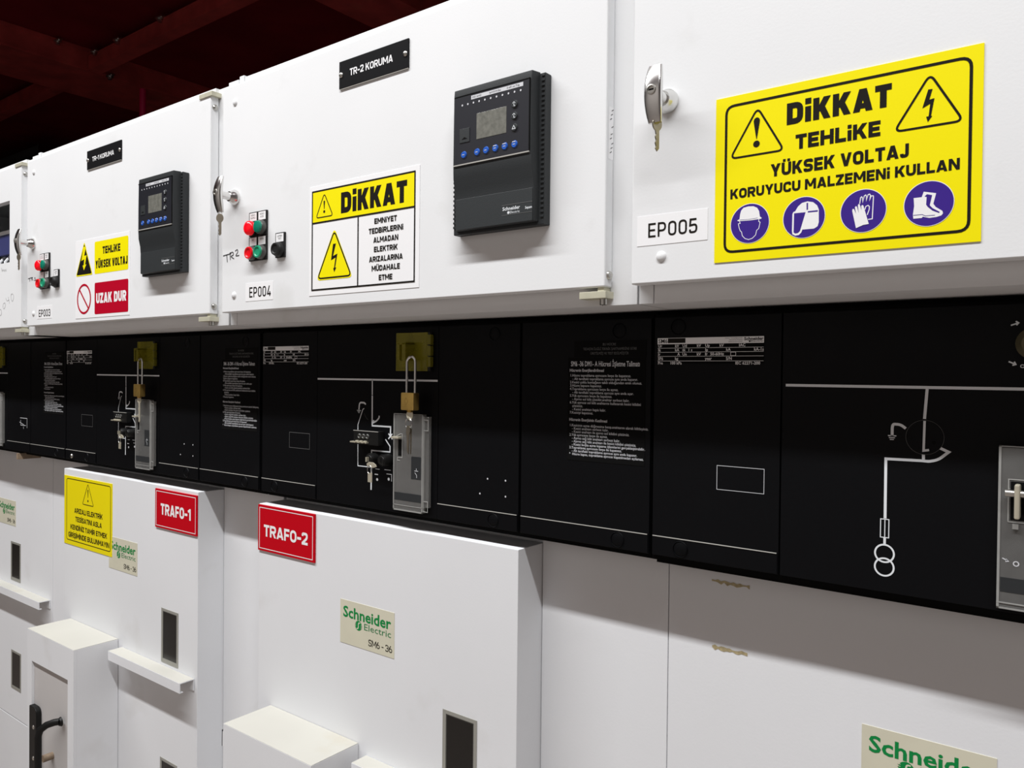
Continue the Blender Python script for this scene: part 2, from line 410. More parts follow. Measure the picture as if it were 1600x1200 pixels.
def handle(d, u, hx, hz, rot=0):
    """chrome T handle: collar, stem, bowed grip with a lock cylinder"""
    c = (u+hx, 0, hz)
    part('handle_collar', M().lathe(c, [(0, 0), (.0165, 0), (.0165, -.004), (.0125, -.011), (.0105, -.016), (.0, -.016)], 'y', 28), CHROME, d)
    part('handle_stem', M().lathe(c, [(0, -.014), (.0085, -.014), (.0075, -.036), (0, -.036)], 'y', 22), CHROME, d)
    rings = []; n = 13
    for i in range(n):
        s = -1+2*i/(n-1); z = hz+s*.0375; w = .0125-.0030*abs(s)**2.2; yf = -.0475+.009*s*s; yb = -.0355+.0035*s*s
        ring = []
        for k in range(12):
            a = 2*pi*k/12; ca, sa = cos(a), sin(a)
            px = w*abs(ca)**.5*(1 if ca >= 0 else -1); py = (yf+yb)/2+(yb-yf)/2*abs(sa)**.6*(1 if sa >= 0 else -1)
            ring.append((u+hx+px, py, z))
        rings.append(ring)
    g = part('handle_grip', M().loft(rings), CHROME, d, angle=60)
    part('lock_ring', M().lathe((u+hx, -.0465, hz+.003), [(.0048, .001), (.0066, .001), (.0066, -.0028), (.0048, -.0032), (.0045, -.001)], 'y', 20), STEEL, g)
    part('lock_slot', M().box(u+hx-.0034, u+hx+.0034, -.0478, -.0465, hz+.0022, hz+.0042), BLACKD, g)

def key(name, label, x, y, z, L=.046, tilt=0, mat_=KEYM, group=None, ang=.9):
    """bow, blade with cut teeth and a small wire ring at the top; hangs down from z"""
    t = thing(name, label, 'key', (x, y, z), group)
    ca, sa = cos(ang), sin(ang)
    def turn(m):
        m.v = [(x+(v[0]-x)*ca-(v[1]-y)*sa, y+(v[0]-x)*sa+(v[1]-y)*ca, v[2]) for v in m.v]
        m.v = [(v[0]+tilt*(z-v[2]), v[1], v[2]) for v in m.v]; return m
    bow = [(x+.0075*cos(a)*(1.0 if abs(cos(a)) > .5 else .95), z-.010+.0095*sin(a)) for a in [2*pi*i/18 for i in range(18)]]
    part('bow', turn(M().poly(bow, y-.001, .002)), mat_, t, .0004)
    l = z-.018; e = z-L
    bl = [(x-.0032, l), (x+.0032, l), (x+.0032, e+.004), (x, e), (x-.0012, e+.002)]
    k = 5
    for i in range(k): bl += [(x-.0030+(i % 2)*.0011, e+.004+(l-e-.008)*i/k), (x-.0018-(i % 2)*.0010, e+.006+(l-e-.008)*i/k)]
    part('blade', turn(M().poly(bl, y-.0009, .0018)), mat_, t, .0002)
    pts = [(x+.004*cos(a), y+.001, z-.001+.005*sin(a)) for a in [2*pi*i/16 for i in range(16)]]
    part('ring', turn(M().tube(pts, .0007, 6, True)), STEEL, t)
    return t

def scribble(d, strokes, y, w=.0012, material=PEN):
    m = M()
    for s in strokes: m.rib(rounded(s, .01), w, y)
    part('handwriting', m, material, d)

c2, d2 = cabinet(-2.004, 'white control cabinet at far left with a rectangular opening in its door', True)
c3, d3 = cabinet(-1.005, 'white control cabinet with the TR-1 KORUMA plate, labelled EP003')
c4, d4 = cabinet(0, 'white control cabinet with the TR-2 KORUMA plate, labelled EP004')
c5, d5 = cabinet(1.0, 'white control cabinet at right with the large yellow warning sign, labelled EP005')
handle(d3, -1, .0373, 2.040); handle(d4, 0, .049, 2.0443); handle(d5, 1, .0523, 2.045)
key('key', 'small steel key hanging from the door handle left of the TR-1 red and green buttons', -.957, -.040, 2.006, .048, ang=.3)
key('key', 'small steel key hanging from the door handle of the EP004 cabinet', .0545, -.040, 2.004, .047, ang=.7)
key('key', 'small steel key hanging from the door handle above the EP005 label', 1.0545, -.034, 2.016, .046, ang=1.1)
scribble(d4, [[(0.0044, 1.9243), (0.0343, 1.927)], [(0.0180, 1.9265), (0.0205, 1.9095)], [(0.0301, 1.9297), (0.0315, 1.9135)], [(0.0301, 1.9284), (0.0419, 1.9298), (0.0432, 1.9228), (0.0314, 1.9214), (0.045, 1.9148)], [(0.049, 1.9308), (0.0577, 1.9342), (0.0595, 1.9282), (0.0491, 1.92), (0.0642, 1.9207)]], -.0003, .0024)
scribble(d3, [[(-0.9974, 1.9405), (-0.975, 1.9423)], [(-0.9856, 1.9412), (-0.9867, 1.9318)], [(-0.9738, 1.9434), (-0.9749, 1.9336)], [(-0.9738, 1.9422), (-0.9632, 1.9427), (-0.9726, 1.9379), (-0.962, 1.934)], [(-0.9533, 1.9391), (-0.9487, 1.9418), (-0.9492, 1.9331)], [(-0.955, 1.9328), (-0.94, 1.9338)]], -.0003, .0024)
scribble(d2, [[(-1.204, 1.8399), (-1.1922, 1.8421), (-1.1909, 1.8526), (-1.1989, 1.8595), (-1.2041, 1.8589)], [(-1.1779, 1.8757), (-1.1636, 1.879), (-1.1623, 1.8671), (-1.1726, 1.8584), (-1.1811, 1.864), (-1.1792, 1.8744)], [(-1.1598, 1.8931), (-1.152, 1.8823), (-1.134, 1.8853)], [(-1.1405, 1.8948), (-1.1314, 1.8735)], [(-1.1201, 1.9015), (-1.1062, 1.9033), (-1.0992, 1.8926), (-1.1073, 1.8789), (-1.1187, 1.8833), (-1.1214, 1.8964), (-1.117, 1.9018)], [(-1.1916, 1.9869), (-1.1883, 1.9735), (-1.1851, 1.9838), (-1.1798, 1.9742), (-1.1752, 1.9831), (-1.1687, 1.9721), (-1.1655, 1.9824), (-1.1577, 1.9727), (-1.1558, 1.9816)]], -.0003, .0018, PENCIL)
# small handwritten stickers on the door edges
for d, u in ((d3, -1.047), (d4, -.0)):
    xs = u+.9583; z0 = 1.985 if u > -.5 else 1.94
    m = M().add([(xs, .005, z0), (xs, .0185, z0), (xs, .0185, z0+.075), (xs, .005, z0+.075)], [(0, 1, 2, 3)])
    part('edge_sticker', m, STICK, d, smooth=False)
    m = M(); zz = z0+.008
    for i in range(9):
        y = .0085+.002*(i % 3)
        m.add([(xs+.0003, y, zz), (xs+.0003, y+.0055, zz+.003), (xs+.0003, y+.0055, zz+.0043), (xs+.0003, y, zz+.0013)], [(0, 1, 2, 3)]); zz += .0066+.004*(i in (4, 5))
    part('handwriting', m, PEN, d, smooth=False)
# what shows through the opening of the far-left cabinet
t = thing('meter', 'blue device with wires seen in the opening of the far left cabinet', 'device', (-1.2, .2, 1.8))
part('dark_interior_sheet', M().box(-1.55, -1.10, .15, .153, 1.80, 2.27), BLACKD, t)  # black sheet paints in the unlit interior and its dark contents
part('case', M().box(-1.36, -1.14, .05, .14, 2.042, 2.108), DEVBLUE, t, .003)
part('terminal_strip', M().box(-1.35, -1.15, .048, .09, 2.108, 2.12).box(-1.19, -1.17, .05, .06, 2.12, 2.14), WIRE, t, .001)
for i in range(5):
    x = -1.35+i*.045
    part('wire', M().tube([(x, .07, 2.045), (x+.004, .05, 2.02), (x+.012, .05, 1.98), (x+.03, .07, 1.90)], .0050, 8), WIRE, t)
for i, x in enumerate((-1.17, -1.155, -1.21)):
    part('wire', M().tube([(x, .10, 2.12), (x-.004, .11, 2.16), (x+.002, .14, 2.25)], .003, 8), TRAYM, t)

# ------------------------------------------------------------------ protection relays
def relay(u, label):
    t = thing('protection_relay', label, 'relay', (u+.772, 0, 1.897), 'dark grey protection relays on the cabinet doors')
    z0, z1 = 1.8975, 2.1255
    part('base_frame', M().box(u+.683, u+.862, -.016, 0, z0+.001, z1-.002), RELAY, t, .0015)
    # front shell: convex sides, stepped face
    sec = lambda w, y: [(u+.7715-w, y), (u+.7715+w, y)]
    m = M(); rings = []
    for z, w, f in ((z0+.006, .0775, -.0243), (1.95, .0780, -.0252), (1.968, .0780, -.0265), (1.985, .0775, -.0305), (2.003, .0770, -.0316), (2.06, .0765, -.0318), (2.113, .0765, -.0312), (z1, .0765, -.0302)):
        rings.append([(u+.7715-w-.004, -.014, z), (u+.7715-w, f, z), (u+.7715+w, f, z), (u+.7715+w+.004, -.014, z)])
    part('front_shell', M().loft(rings), RELAY, t, .0012)
    for xx, n in ((u+.8600, 30), (u+.6875, 22)):
        m = M()
        for i in range(n): m.box(xx-.0042, xx+.0010, -.0176, -.0155, z0+.012+i*.0072, z0+.0152+i*.0072)
        part('grip_ribs', m, RELAY, t)
    M.dy = -.0022
    p = part('keypad_panel', M().box(u+.6985, u+.8445, -.0307, -.0285, 2.0062, 2.1120), RPANEL, t, .0006)
    part('panel_edge', M().box(u+.6965, u+.8455, -.0312, -.029, 2.0042, 2.0060), EDGE, t)
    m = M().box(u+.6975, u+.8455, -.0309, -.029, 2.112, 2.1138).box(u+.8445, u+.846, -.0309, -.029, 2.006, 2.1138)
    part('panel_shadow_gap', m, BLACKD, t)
    part('lcd_screen', M().box(u+.7438, u+.8026, -.0312, -.03, 2.0398, 2.0800), LCD, p, .0005)
    part('label_strip', M().rect(u+.7325, u+.8336, 2.1038, 2.1098, -.0310), PRINTD, p)
    m = M()
    for i in range(3): type_(m, ('I>51 Io>51', 'Io>>51N Ext', '0 off I on Trip')[i], u+.735+i*.034, 2.1055, .0042, -.0312)
    part('label_print', m, INK, p)
    m = M()
    for i in range(11): m.disc(u+.7144+i*.01147, 2.0982, .0016, -.0311, 0, 10)
    part('status_leds', m, PRINTD, p)
    for z, kind in ((2.0798, 0), (2.0624, 1), (2.0448, 2)):
        b = part('round_key', M().lathe((u+.818, -.0305, z), [(0, -.002), (.005, -.002), (.0062, 0), (0, 0)], 'y', 20), RELAY2, p)
        m = M()
        if kind == 2: m.rib([(u+.818, z+.0028), (u+.8152, z-.0022), (u+.8208, z-.0022)], .0009, -.0328, True)
        else:
            m.rib([(u+.8155, z+.001), (u+.818, z+.003), (u+.8205, z+.001)], .0009, -.0328); m.rib([(u+.818, z+.0005), (u+.818, z-.003), (u+.8205, z-.003)], .0009, -.0328)
        part('key_symbol', m, PRINT, b)
    for i, x in enumerate((.7184, .7455, .7634, .7817, .7999, .8184)):
        b = part('blue_key', M().lathe((u+x, -.0305, 2.020), [(0, -.0018), (.0048, -.0018), (.0058, 0), (0, 0)], 'y', 20), BBTN, p)
        m = M()
        if i > 2: m.rect(u+x-.0032, u+x+.0032, 2.0228, 2.0240, -.0326)
        m.rect(u+x-.0022, u+x+.0022, 2.0192, 2.0202, -.0326)
        part('key_symbol', m, PRINTD, b)
    f = part('port_flap', M().box(u+.7095, u+.7300, -.0317, -.030, 2.0390, 2.0612), RELAY2, p, .0006)
    part('flap_notch', M().poly([(u+.714, 2.044), (u+.726, 2.044), (u+.720, 2.0475)], -.0319), BLACKD, f)
    M.dy = .0046
    part('lower_cover', M().box(u+.6955, u+.8475, -.0308, -.0285, 1.9040, 1.9530), RELAY2, t, .0008)
    m = M(); type_(m, 'Schneider', u+.7917, 1.9243, .0075, -.0311, u+.8250, .02); type_(m, 'Electric', u+.806, 1.9188, .0052, -.0311, u+.8245)
    type_(m, 'Sepam', u+.8345, 1.9225, .0055, -.0311, u+.8470, .02); m.disc(u+.803, 1.9205, .0022, -.0311, 0, 14)
    part('maker_mark', m, PRINT, t)
    m = M().rect(u+.7901, u+.8475, 1.9168, 1.9175, -.0311).rect(u+.7901, u+.8475, 1.9320, 1.9328, -.0311)
    part('mark_frame', m, GREYP, t)
    M.dy = 0
relay(0, 'dark grey protection relay right of the TR-2 DIKKAT sign')
relay(-.993, 'dark grey protection relay on the TR-1 cabinet, right of the UZAK DUR sticker')

# ------------------------------------------------------------------ push buttons
def push(x, z0, kind, text, label, group):
    """legend plate 30 x 50 mm with an insert and a round cap"""
    t = thing('push_button', label, 'button', (x, 0, z0), group)
    part('legend_plate', M().box(x-.0149, x+.0149, -.004, 0, z0, z0+.050), RUBBER, t, .0006)
    i = part('legend_insert', M().rect(x-.0122, x+.0122, z0+.0315, z0+.0480, -.0043), STICK, t)
    m = M()
    for k, s in enumerate(text): type_(m, s, x, z0+.0415-k*.0055, .0052, -.0045, None, 0, 'C')
    part('legend_print', m, GREYP, i)
    cz = z0+.0155; col = {'rl': REDLIT, 'gl': GRNLIT, 'r': REDBTN, 'g': GRNBTN, 'k': RUBBER}[kind]
    part('bezel', M().lathe((x, 0, cz), [(0, -.0035), (.0145, -.0035), (.0145, -.011), (.0128, -.0135), (0, -.0135)], 'y', 28), BEZEL if kind in ('gl', 'g', 'r') else RUBBER, t)
    if kind == 'rl': prof = [(0, -.0215), (.008, -.021), (.013, -.0185), (.0150, -.0150), (.0150, -.010), (0, -.010)]
    elif kind == 'gl': prof = [(0, -.0190), (.0085, -.0188), (.0120, -.0172), (.0128, -.0130), (0, -.0130)]
    else: prof = [(0, -.0148), (.0075, -.0152), (.0095, -.0170), (.0120, -.0170), (.0128, -.0135), (0, -.0135)]
    part('cap', M().lathe((x, 0, cz), prof, 'y', 28), col, t)
for u, w in ((0, 'TR-2'), (-1.012, 'TR-1')):
    g = 'push buttons on the %s cabinet' % w
    a, b = u+.1187, u+.1492
    push(a, 1.955, 'rl', ('KESICI', 'KAPALI'), 'bright red domed push button, upper left of the %s button block' % w, g)
    push(b, 1.955, 'gl', ('KESICI', 'ACIK'), 'dark green push button, upper right of the %s button block' % w, g)
    push(a, 1.904, 'r', ('AC',), 'red push button with dished cap, lower left of the %s button block' % w, g)
    push(b, 1.904, 'g', ('KAPA',), 'light green push button with dished cap, lower right of the %s button block' % w, g)
    push(u+.2085, 1.904, 'k', ('LAMBA', 'TEST'), 'single black push button right of the %s red and green block' % w, g)

# ------------------------------------------------------------------ signs on the upper doors
def plate(name, label, cat, x0, x1, z0, z1, y, th, material, group=None, bevel=0):
    return solo(name, M().box(x0, x1, y-th, y, z0, z1), material, ((x0+x1)/2, y, z0), label, cat, group, bevel=bevel)

# big yellow sign
s = plate('warning_sign', 'large yellow sign reading DIKKAT TEHLIKE YUKSEK VOLTAJ with four blue pictograms', 'sign', 1.1222, 1.4214, 1.8222, 2.0333, 0, .0012, YEL)
y = -.0015
part('border', M().rib(rrect(1.1362, 1.4098, 1.8348, 2.0211, .011), .0032, y, True), INK, s)
m = M(); write(m, 'DiKKAT', 1.2134, 1.3314, 1.9837, 2.0100, .27, y); write(m, 'TEHLiKE', 1.2244, 1.3201, 1.9522, 1.9700, .25, y)
write(m, 'YÜKSEK VOLTAJ', 1.1945, 1.3500, 1.9232, 1.9387, .235, y); write(m, 'KORUYUCU MALZEMENi KULLAN', 1.1429, 1.4004, 1.9020, 1.9145, .235, y)
part('lettering', m, INK, s)
m = M(); m.rib(tri(1.1769, 2.0125, 1.1420, 1.9540, 1.2105, 1.9540, .0085), .0024, y, True)
m.poly([(1.1720, 1.9965), (1.1730, 1.9990), (1.1750, 2.0003), (1.1771, 2.0003), (1.1791, 1.9990), (1.1801, 1.9965), (1.1795, 1.9920), (1.1764, 1.9735), (1.1757, 1.9735), (1.1726, 1.9920)], y); m.disc(1.176, 1.9673, .0042, y)
part('exclamation_triangle', m, INK, s)
m = M(); m.rib(tri(1.3702, 2.0115, 1.3345, 1.9540, 1.4030, 1.9540, .0085), .0024, y, True)
m.poly([(1.3685, 1.9946), (1.3728, 1.9944), (1.3698, 1.9832), (1.3748, 1.9839), (1.3717, 1.9649), (1.3729, 1.9648), (1.3686, 1.9587), (1.3669, 1.9649), (1.3693, 1.965), (1.3707, 1.9786), (1.3629, 1.9749)], y)
part('voltage_triangle', m, INK, s)
HELMET = [(1.1555, 1.875), (1.1563, 1.8815), (1.1575, 1.8859), (1.1606, 1.8891), (1.1668, 1.8901), (1.1735, 1.8895), (1.1781, 1.887), (1.1807, 1.8827), (1.1818, 1.8756), (1.1842, 1.8736), (1.1834, 1.8727), (1.1793, 1.8725), (1.1701, 1.8722), (1.1618, 1.8725), (1.1535, 1.8729), (1.1526, 1.874)]
FACE = [(1.1556, 1.8726), (1.1565, 1.8698), (1.1541, 1.8695), (1.1552, 1.8643), (1.1568, 1.8601), (1.1584, 1.8589), (1.1595, 1.8537), (1.1632, 1.8498), (1.1679, 1.8482), (1.1725, 1.8494), (1.1766, 1.8531), (1.178, 1.8589), (1.1805, 1.8607), (1.1822, 1.8685), (1.1804, 1.8697), (1.1806, 1.8724)]
VISOR = [(1.2253, 1.877), (1.2286, 1.8824), (1.2333, 1.8862), (1.2399, 1.8873), (1.2465, 1.8855), (1.2512, 1.8811), (1.2532, 1.8761), (1.2534, 1.8608), (1.2521, 1.8561), (1.2479, 1.8537), (1.2342, 1.8539), (1.2329, 1.8504), (1.23, 1.8478), (1.2257, 1.8474), (1.2223, 1.8495), (1.2218, 1.8535), (1.222, 1.8739), (1.2231, 1.8763)]
VISIN = [(1.2241, 1.8747), (1.2377, 1.8745), (1.2314, 1.8525), (1.229, 1.8503), (1.2257, 1.85), (1.2238, 1.8515)]
GLOVE = [(1.2955, 1.8492), (1.2911, 1.8697), (1.2914, 1.8718), (1.293, 1.8718), (1.2954, 1.8657), (1.294, 1.8736), (1.2952, 1.8748), (1.2963, 1.8739), (1.2984, 1.8663), (1.2972, 1.8755), (1.2982, 1.8771), (1.2993, 1.8762), (1.3013, 1.869), (1.3009, 1.8741), (1.3019, 1.8754), (1.3032, 1.8746), (1.3094, 1.8526), (1.3034, 1.8521)]
GL1 = [(1.2992, 1.8771), (1.3, 1.884), (1.3011, 1.8849), (1.302, 1.8839), (1.3024, 1.8777), (1.304, 1.8856), (1.3055, 1.8865), (1.3063, 1.885), (1.3062, 1.879), (1.3081, 1.8865), (1.3098, 1.8869), (1.3107, 1.8851), (1.3096, 1.8786), (1.3115, 1.8846), (1.3137, 1.8845), (1.3139, 1.8827), (1.313, 1.8581), (1.3085, 1.8579)]
GL2 = [(1.3048, 1.8695), (1.3058, 1.8731), (1.3082, 1.8742), (1.3097, 1.8726), (1.3096, 1.8694), (1.3075, 1.8632)]
BOOT = [(1.3558, 1.8764), (1.3639, 1.8764), (1.3658, 1.8822), (1.3781, 1.879), (1.3755, 1.8677), (1.3779, 1.8639), (1.3819, 1.8608), (1.3846, 1.8587), (1.3851, 1.856), (1.3836, 1.854), (1.3789, 1.8528), (1.3718, 1.8525), (1.3686, 1.8535), (1.3654, 1.8546), (1.3642, 1.8533), (1.3558, 1.8534), (1.3553, 1.8577), (1.3564, 1.8674)]
BOOTIN = [(1.3667, 1.8768), (1.369, 1.879), (1.3742, 1.8774), (1.372, 1.8664), (1.3748, 1.863), (1.3819, 1.858), (1.3813, 1.8569), (1.3748, 1.8603), (1.37, 1.8649), (1.3684, 1.8677), (1.3688, 1.8761)]
for i, (cx, nm) in enumerate(((1.1687, 'helmet'), (1.2356, 'visor'), (1.3029, 'gloves'), (1.3708, 'boots'))):
    cz = 1.8685
    o = part(nm+'_pictogram', M().disc(cx, cz, .0252, y, 0, 48), WPRINT, s, label='round blue %s pictogram' % nm)
    part('blue_disc', M().disc(cx, cz, .0245, y-.00012, 0, 48), BLUE, o)
    w = M(); b = M(); y2 = y-.00024; y3 = y-.00036
    if i == 0: w.poly(HELMET, y2); w.rib(FACE, .0008, y2); b.rib([(1.156, 1.8742), (1.1675, 1.8736), (1.179, 1.8742)], .0004, y3)
    if i == 1:
        w.poly(VISOR, y2); b.poly(VISIN, y3); b.poly([(1.2388, 1.8855), (1.2405, 1.8855), (1.2406, 1.8773), (1.2389, 1.8771)], y3); b.poly([(1.2404, 1.8754), (1.2521, 1.8753), (1.2521, 1.8736), (1.2404, 1.8738)], y3)
    if i == 2: w.poly(GLOVE, y3-.0001); w.rib(GL1, .0010, y2); w.rib(GL2, .0010, y2)
    if i == 3: w.poly(BOOT, y2); b.poly(BOOTIN, y3); b.rib([(1.3556, 1.8572), (1.3646, 1.8571), (1.3678, 1.8552), (1.3773, 1.855)], .0006, y3)
    part('symbol', w, WPRINT, o)
    if b.v: part('symbol_lines', b, BLUE, o)

# white and yellow DIKKAT sign
s = plate('warning_sign', 'white and yellow sign reading DIKKAT EMNIYET TEDBIRLERINI, beside the TR-2 relay', 'sign', .2972, .5914, 1.8222, 2.0315, 0, .0008, STICK)
y = -.0011
part('yellow_field', M().rect(.3065, .5798, 1.9605, 2.0220, y), YEL, s)
y -= .0002
m = M(); m.rib([(.3062, 1.8330), (.5804, 1.8330), (.5804, 2.0215), (.3062, 2.0215)], .0030, y, True); m.rib([(.3062, 1.9612), (.5804, 1.9612)], .0030, y-.00002); m.rib([(.4368, 1.8330), (.4368, 1.9612)], .0030, y-.00004)
part('border', m, INK, s)
m = M(); write(m, 'DiKKAT', .3894, .5617, 1.9713, 2.0100, .27, y)
for w_, a, b, z in (('EMNiYET', .4800, .5372, 1.9420), ('TEDBiRLERiNi', .4655, .5529, 1.9250), ('ALMADAN', .4779, .5409, 1.9083), ('ELEKTRiK', .4795, .5395, 1.8915), ('ARIZALARINA', .4670, .5523, 1.8742), ('MÜDAHALE', .4739, .5455, 1.8575), ('ETME', .4925, .5270, 1.8403)):
    write(m, w_, a, b, z, z+.0098, .225, y)
part('lettering', m, INK, s)
m = M(); m.rib(tri(.3413, 2.0150, .3175, 1.9705, .3665, 1.9705, .007), .0020, y, True)
m.poly([(.3391, 2.0), (.3402, 2.0012), (.3424, 2.0012), (.3435, 2.0), (.3421, 1.9855), (.3406, 1.9855)], y); m.disc(.3413, 1.9805, .0028, y, 0, 16)
part('exclamation_triangle', m, INK, s)
o = part('voltage_triangle', M().poly(tri(.3712, 1.9470, .3190, 1.8505, .4230, 1.8505, .012), y+.0001), YEL, s)
m = M(); m.rib(tri(.3712, 1.9412, .3232, 1.8540, .4192, 1.8540, .0105), .0030, y-.00005, True)
m.poly([(.3677, 1.9167), (.376, 1.9169), (.368, 1.8941), (.3803, 1.8976), (.3742, 1.872), (.3774, 1.8718), (.3716, 1.8632), (.3687, 1.8706), (.371, 1.8717), (.3749, 1.8906), (.3621, 1.8862)], y-.00005)
part('triangle_print', m, INK, o)

# UZAK DUR sticker
s = plate('warning_sign', 'white sticker with yellow TEHLIKE and red UZAK DUR fields on the TR-1 cabinet', 'sign', -.6915, -.3985, 1.8125, 2.0200, 0, .0008, STICK)
y = -.0011
part('yellow_field', M().poly(rrect(-.5822, -.4058, 1.9255, 2.0095, .005), y), YEL, s); part('red_field', M().poly(rrect(-.5814, -.4050, 1.8205, 1.9025, .005), y), RED2, s)
y -= .0002
m = M(); write(m, 'TEHLiKE', -.5387, -.4456, 1.9748, 1.9938, .24, y); write(m, 'YÜKSEK VOLTAJ', -.5766, -.4090, 1.9395, 1.9600, .225, y); part('lettering', m, INK, s)
m = M(); write(m, 'UZAK DUR', -.5726, -.4147, 1.8484, 1.8748, .255, y); part('white_lettering', m, WPRINT, s)
o = part('voltage_triangle', M().poly(tri(-.6401, 2.0160, -.6885, 1.9255, -.5930, 1.9255, .007), y), YEL, s)
part('black_triangle', M().poly(tri(-.6401, 2.0100, -.6838, 1.9285, -.5975, 1.9285, .005), y-.0001), INK, o)
part('bolt_symbol', M().poly([(-0.6446, 2.0017), (-0.6309, 2.0026), (-0.6399, 1.9779), (-0.6262, 1.9789), (-0.6351, 1.9541), (-0.6278, 1.9549), (-0.6414, 1.9397), (-0.6489, 1.9531), (-0.6424, 1.9534), (-0.6398, 1.9694), (-0.6563, 1.9656)], y-.0002), YEL, o)
m = M(); c = [(-.6415+.0370*cos(2*pi*i/40), 1.8636+.0375*sin(2*pi*i/40)) for i in range(40)]; m.rib(c, .0055, y, True); m.rib([(-.6672, 1.8895), (-.6158, 1.8377)], .0050, y-.0001)
part('prohibition_circle', m, RED2, s)

# engraved black name plates
for u, n, x0, x1, z0, z1, tx in ((0, '2', .3835, .5637, 2.2023, 2.2527, (.4134, .5257, 2.2210, 2.2338)), (-1, '1', -.6228, -.4402, 2.2027, 2.2515, (-.5922, -.4763, 2.2203, 2.2322))):
    s = plate('nameplate', 'black engraved nameplate reading TR-%s KORUMA screwed to the cabinet door' % n, 'nameplate', x0, x1, z0, z1, 0, .003, NPLATE, bevel=.0006)
    m = M(); write(m, 'TR-%s KORUMA' % n, *tx, .19, -.0033); part('lettering', m, WPRINT, s)
    part('plate_edge', M().box(x0+.001, x1-.001, -.0024, -.0004, z0-.0014, z0), EDGE, s)
    for x in (x0+.0055, x1-.0075): part('screw', M().lathe((x, -.003, (z0+z1)/2), [(0, -.003), (.003, -.0027), (.0048, -.0012), (.0052, 0), (0, 0)], 'y', 14), STEEL, s)

# code labels
for n, x0, x1, z0, z1, tx, d_ in (('EP005', 1.0090, 1.1122, 1.8537, 1.8946, (1.0262, 1.0980, 1.8643, 1.8838), 'beside the large yellow sign'), ('EP004', .0880, .1826, 1.8218, 1.8593, (.1017, .1752, 1.8294, 1.8506), 'below the TR-2 push buttons'), ('EP003', -.9353, -.8384, 1.8201, 1.8562, (-.9223, -.8467, 1.8260, 1.8461), 'below the TR-1 push buttons')):
    s = plate('code_label', 'white sticker printed %s %s' % (n, d_), 'label', x0, x1, z0, z1, 0, .0005, STICK)
    m = M(); write(m, n, *tx, .135, -.0008, .16); part('lettering', m, INK, s)

# ------------------------------------------------------------------ switchgear cubicles (middle mimic band and lower doors)
def circ(x, z, r, n=28): return [(x+r*cos(2*pi*i/n), z+r*sin(2*pi*i/n)) for i in range(n)]
def mplate(t, x0, x1, step, name='mimic_plate'):
    z0, z1 = 1.400, 1.7635
    m = M().box(x0, x1, YM, YM+.006, z0, z1)
    if step: m.box(x0+.001, x1-.001, YM-.0022, YM, z0+.001, 1.4298)
    o = part(name, m, BLACK, t, .0007)
    if step: part('step_highlight', M().box(x0+.002, x1-.002, YM-.0030, YM-.0016, 1.4295, 1.4306), EDGE, o)  # pale strip paints in the light caught along the top of the step
    return o
def cap(o, x, z, r=.0115):
    d = .0024 if z < 1.6 else .0002
    part('screw_cap', M().lathe((x, YM-d, z), [(0, -.0008), (r-.002, -.0008), (r-.0005, 0), (r, -.0012), (r+.0008, 0), (0, .0004)], 'y', 28), BLACK, o)

def rating(o, u):
    x0, x1, z0, z1 = u-.0162, u+.1478, 1.6895, 1.7322
    if u > .5: x0, x1 = .9832, 1.1474
    r = part('rating_plate', M().box(x0, x1, YM-.0008, YM, z0+.004, z1), BLACKD, o)
    y = YM-.0011
    m = M().rect(x0, x1, 1.7228, z1, y); part('header_strip', m, STICK, r)
    m = M(); type_(m, 'SM6', x0+.0015, 1.7246, .0088, y-.0002, None, .012); m.rect(x0+.0172, x0+.0458, 1.7245, 1.7316, y-.0002)
    type_(m, 'Schneider', x1-.0285, 1.7270, .0060, y-.0002, x1-.0006, .03); type_(m, 'Electric', x1-.0185, 1.7243, .0033, y-.0002, x1-.001); m.disc(x1-.0205, 1.7253, .0014, y-.0002, 0, 10)
    for k, s in enumerate(('Licence  Technologie groupe', 'Licensed by the group', 'Sealed pressure system')): type_(m, s, x1-.031, 1.7298-k*.0026, .0022, y-.0002, None, 0, 'R')
    part('header_print', m, INK, r)
    m = M()
    for z in (1.7166, 1.7104, 1.7042, 1.6972): m.rect(x0+.0003, x1-.0003, z, z+.0005, y)
    rows = ((1.7184, ((.001, 'Ur'), (.029, 'kV'), (.041, 'Ud'), (.064, 'kV'), (.077, 'Up'), (.099, 'kV'), (.128, 'IAC'))), (1.7121, ((.001, 'Ik'), (.029, 'kA'), (.041, 'tk'), (.050, '1 s'), (.077, 'Ip'), (.109, 'kA'), (.150, 'kA-1s'))),
            (1.7058, ((.001, 'Ir'), (.033, 'A'), (.041, 'Un'), (.064, 'kV'), (.077, 'fr'), (.085, '50-60Hz'))), (1.6992, ((.001, 'SF6'), (.029, 'kg'), (.077, 'year'), (.109, 'S/N'))), (1.6925, ((.001, 'Pre'), (.021, '100 kPa'), (.123, 'IEC 62271-200'))))
    for z, it in rows:
        for dx, s in it: type_(m, s, x0+dx, z-.0002, .0060, y-.0001, None, .015)
    m.rib([(x0+.1160, 1.7050), (x0+.1235, 1.7050), (x0+.1235, 1.7100), (x0+.1160, 1.7100)], .0006, y, True)
    part('table_print', m, WPRINT, r)

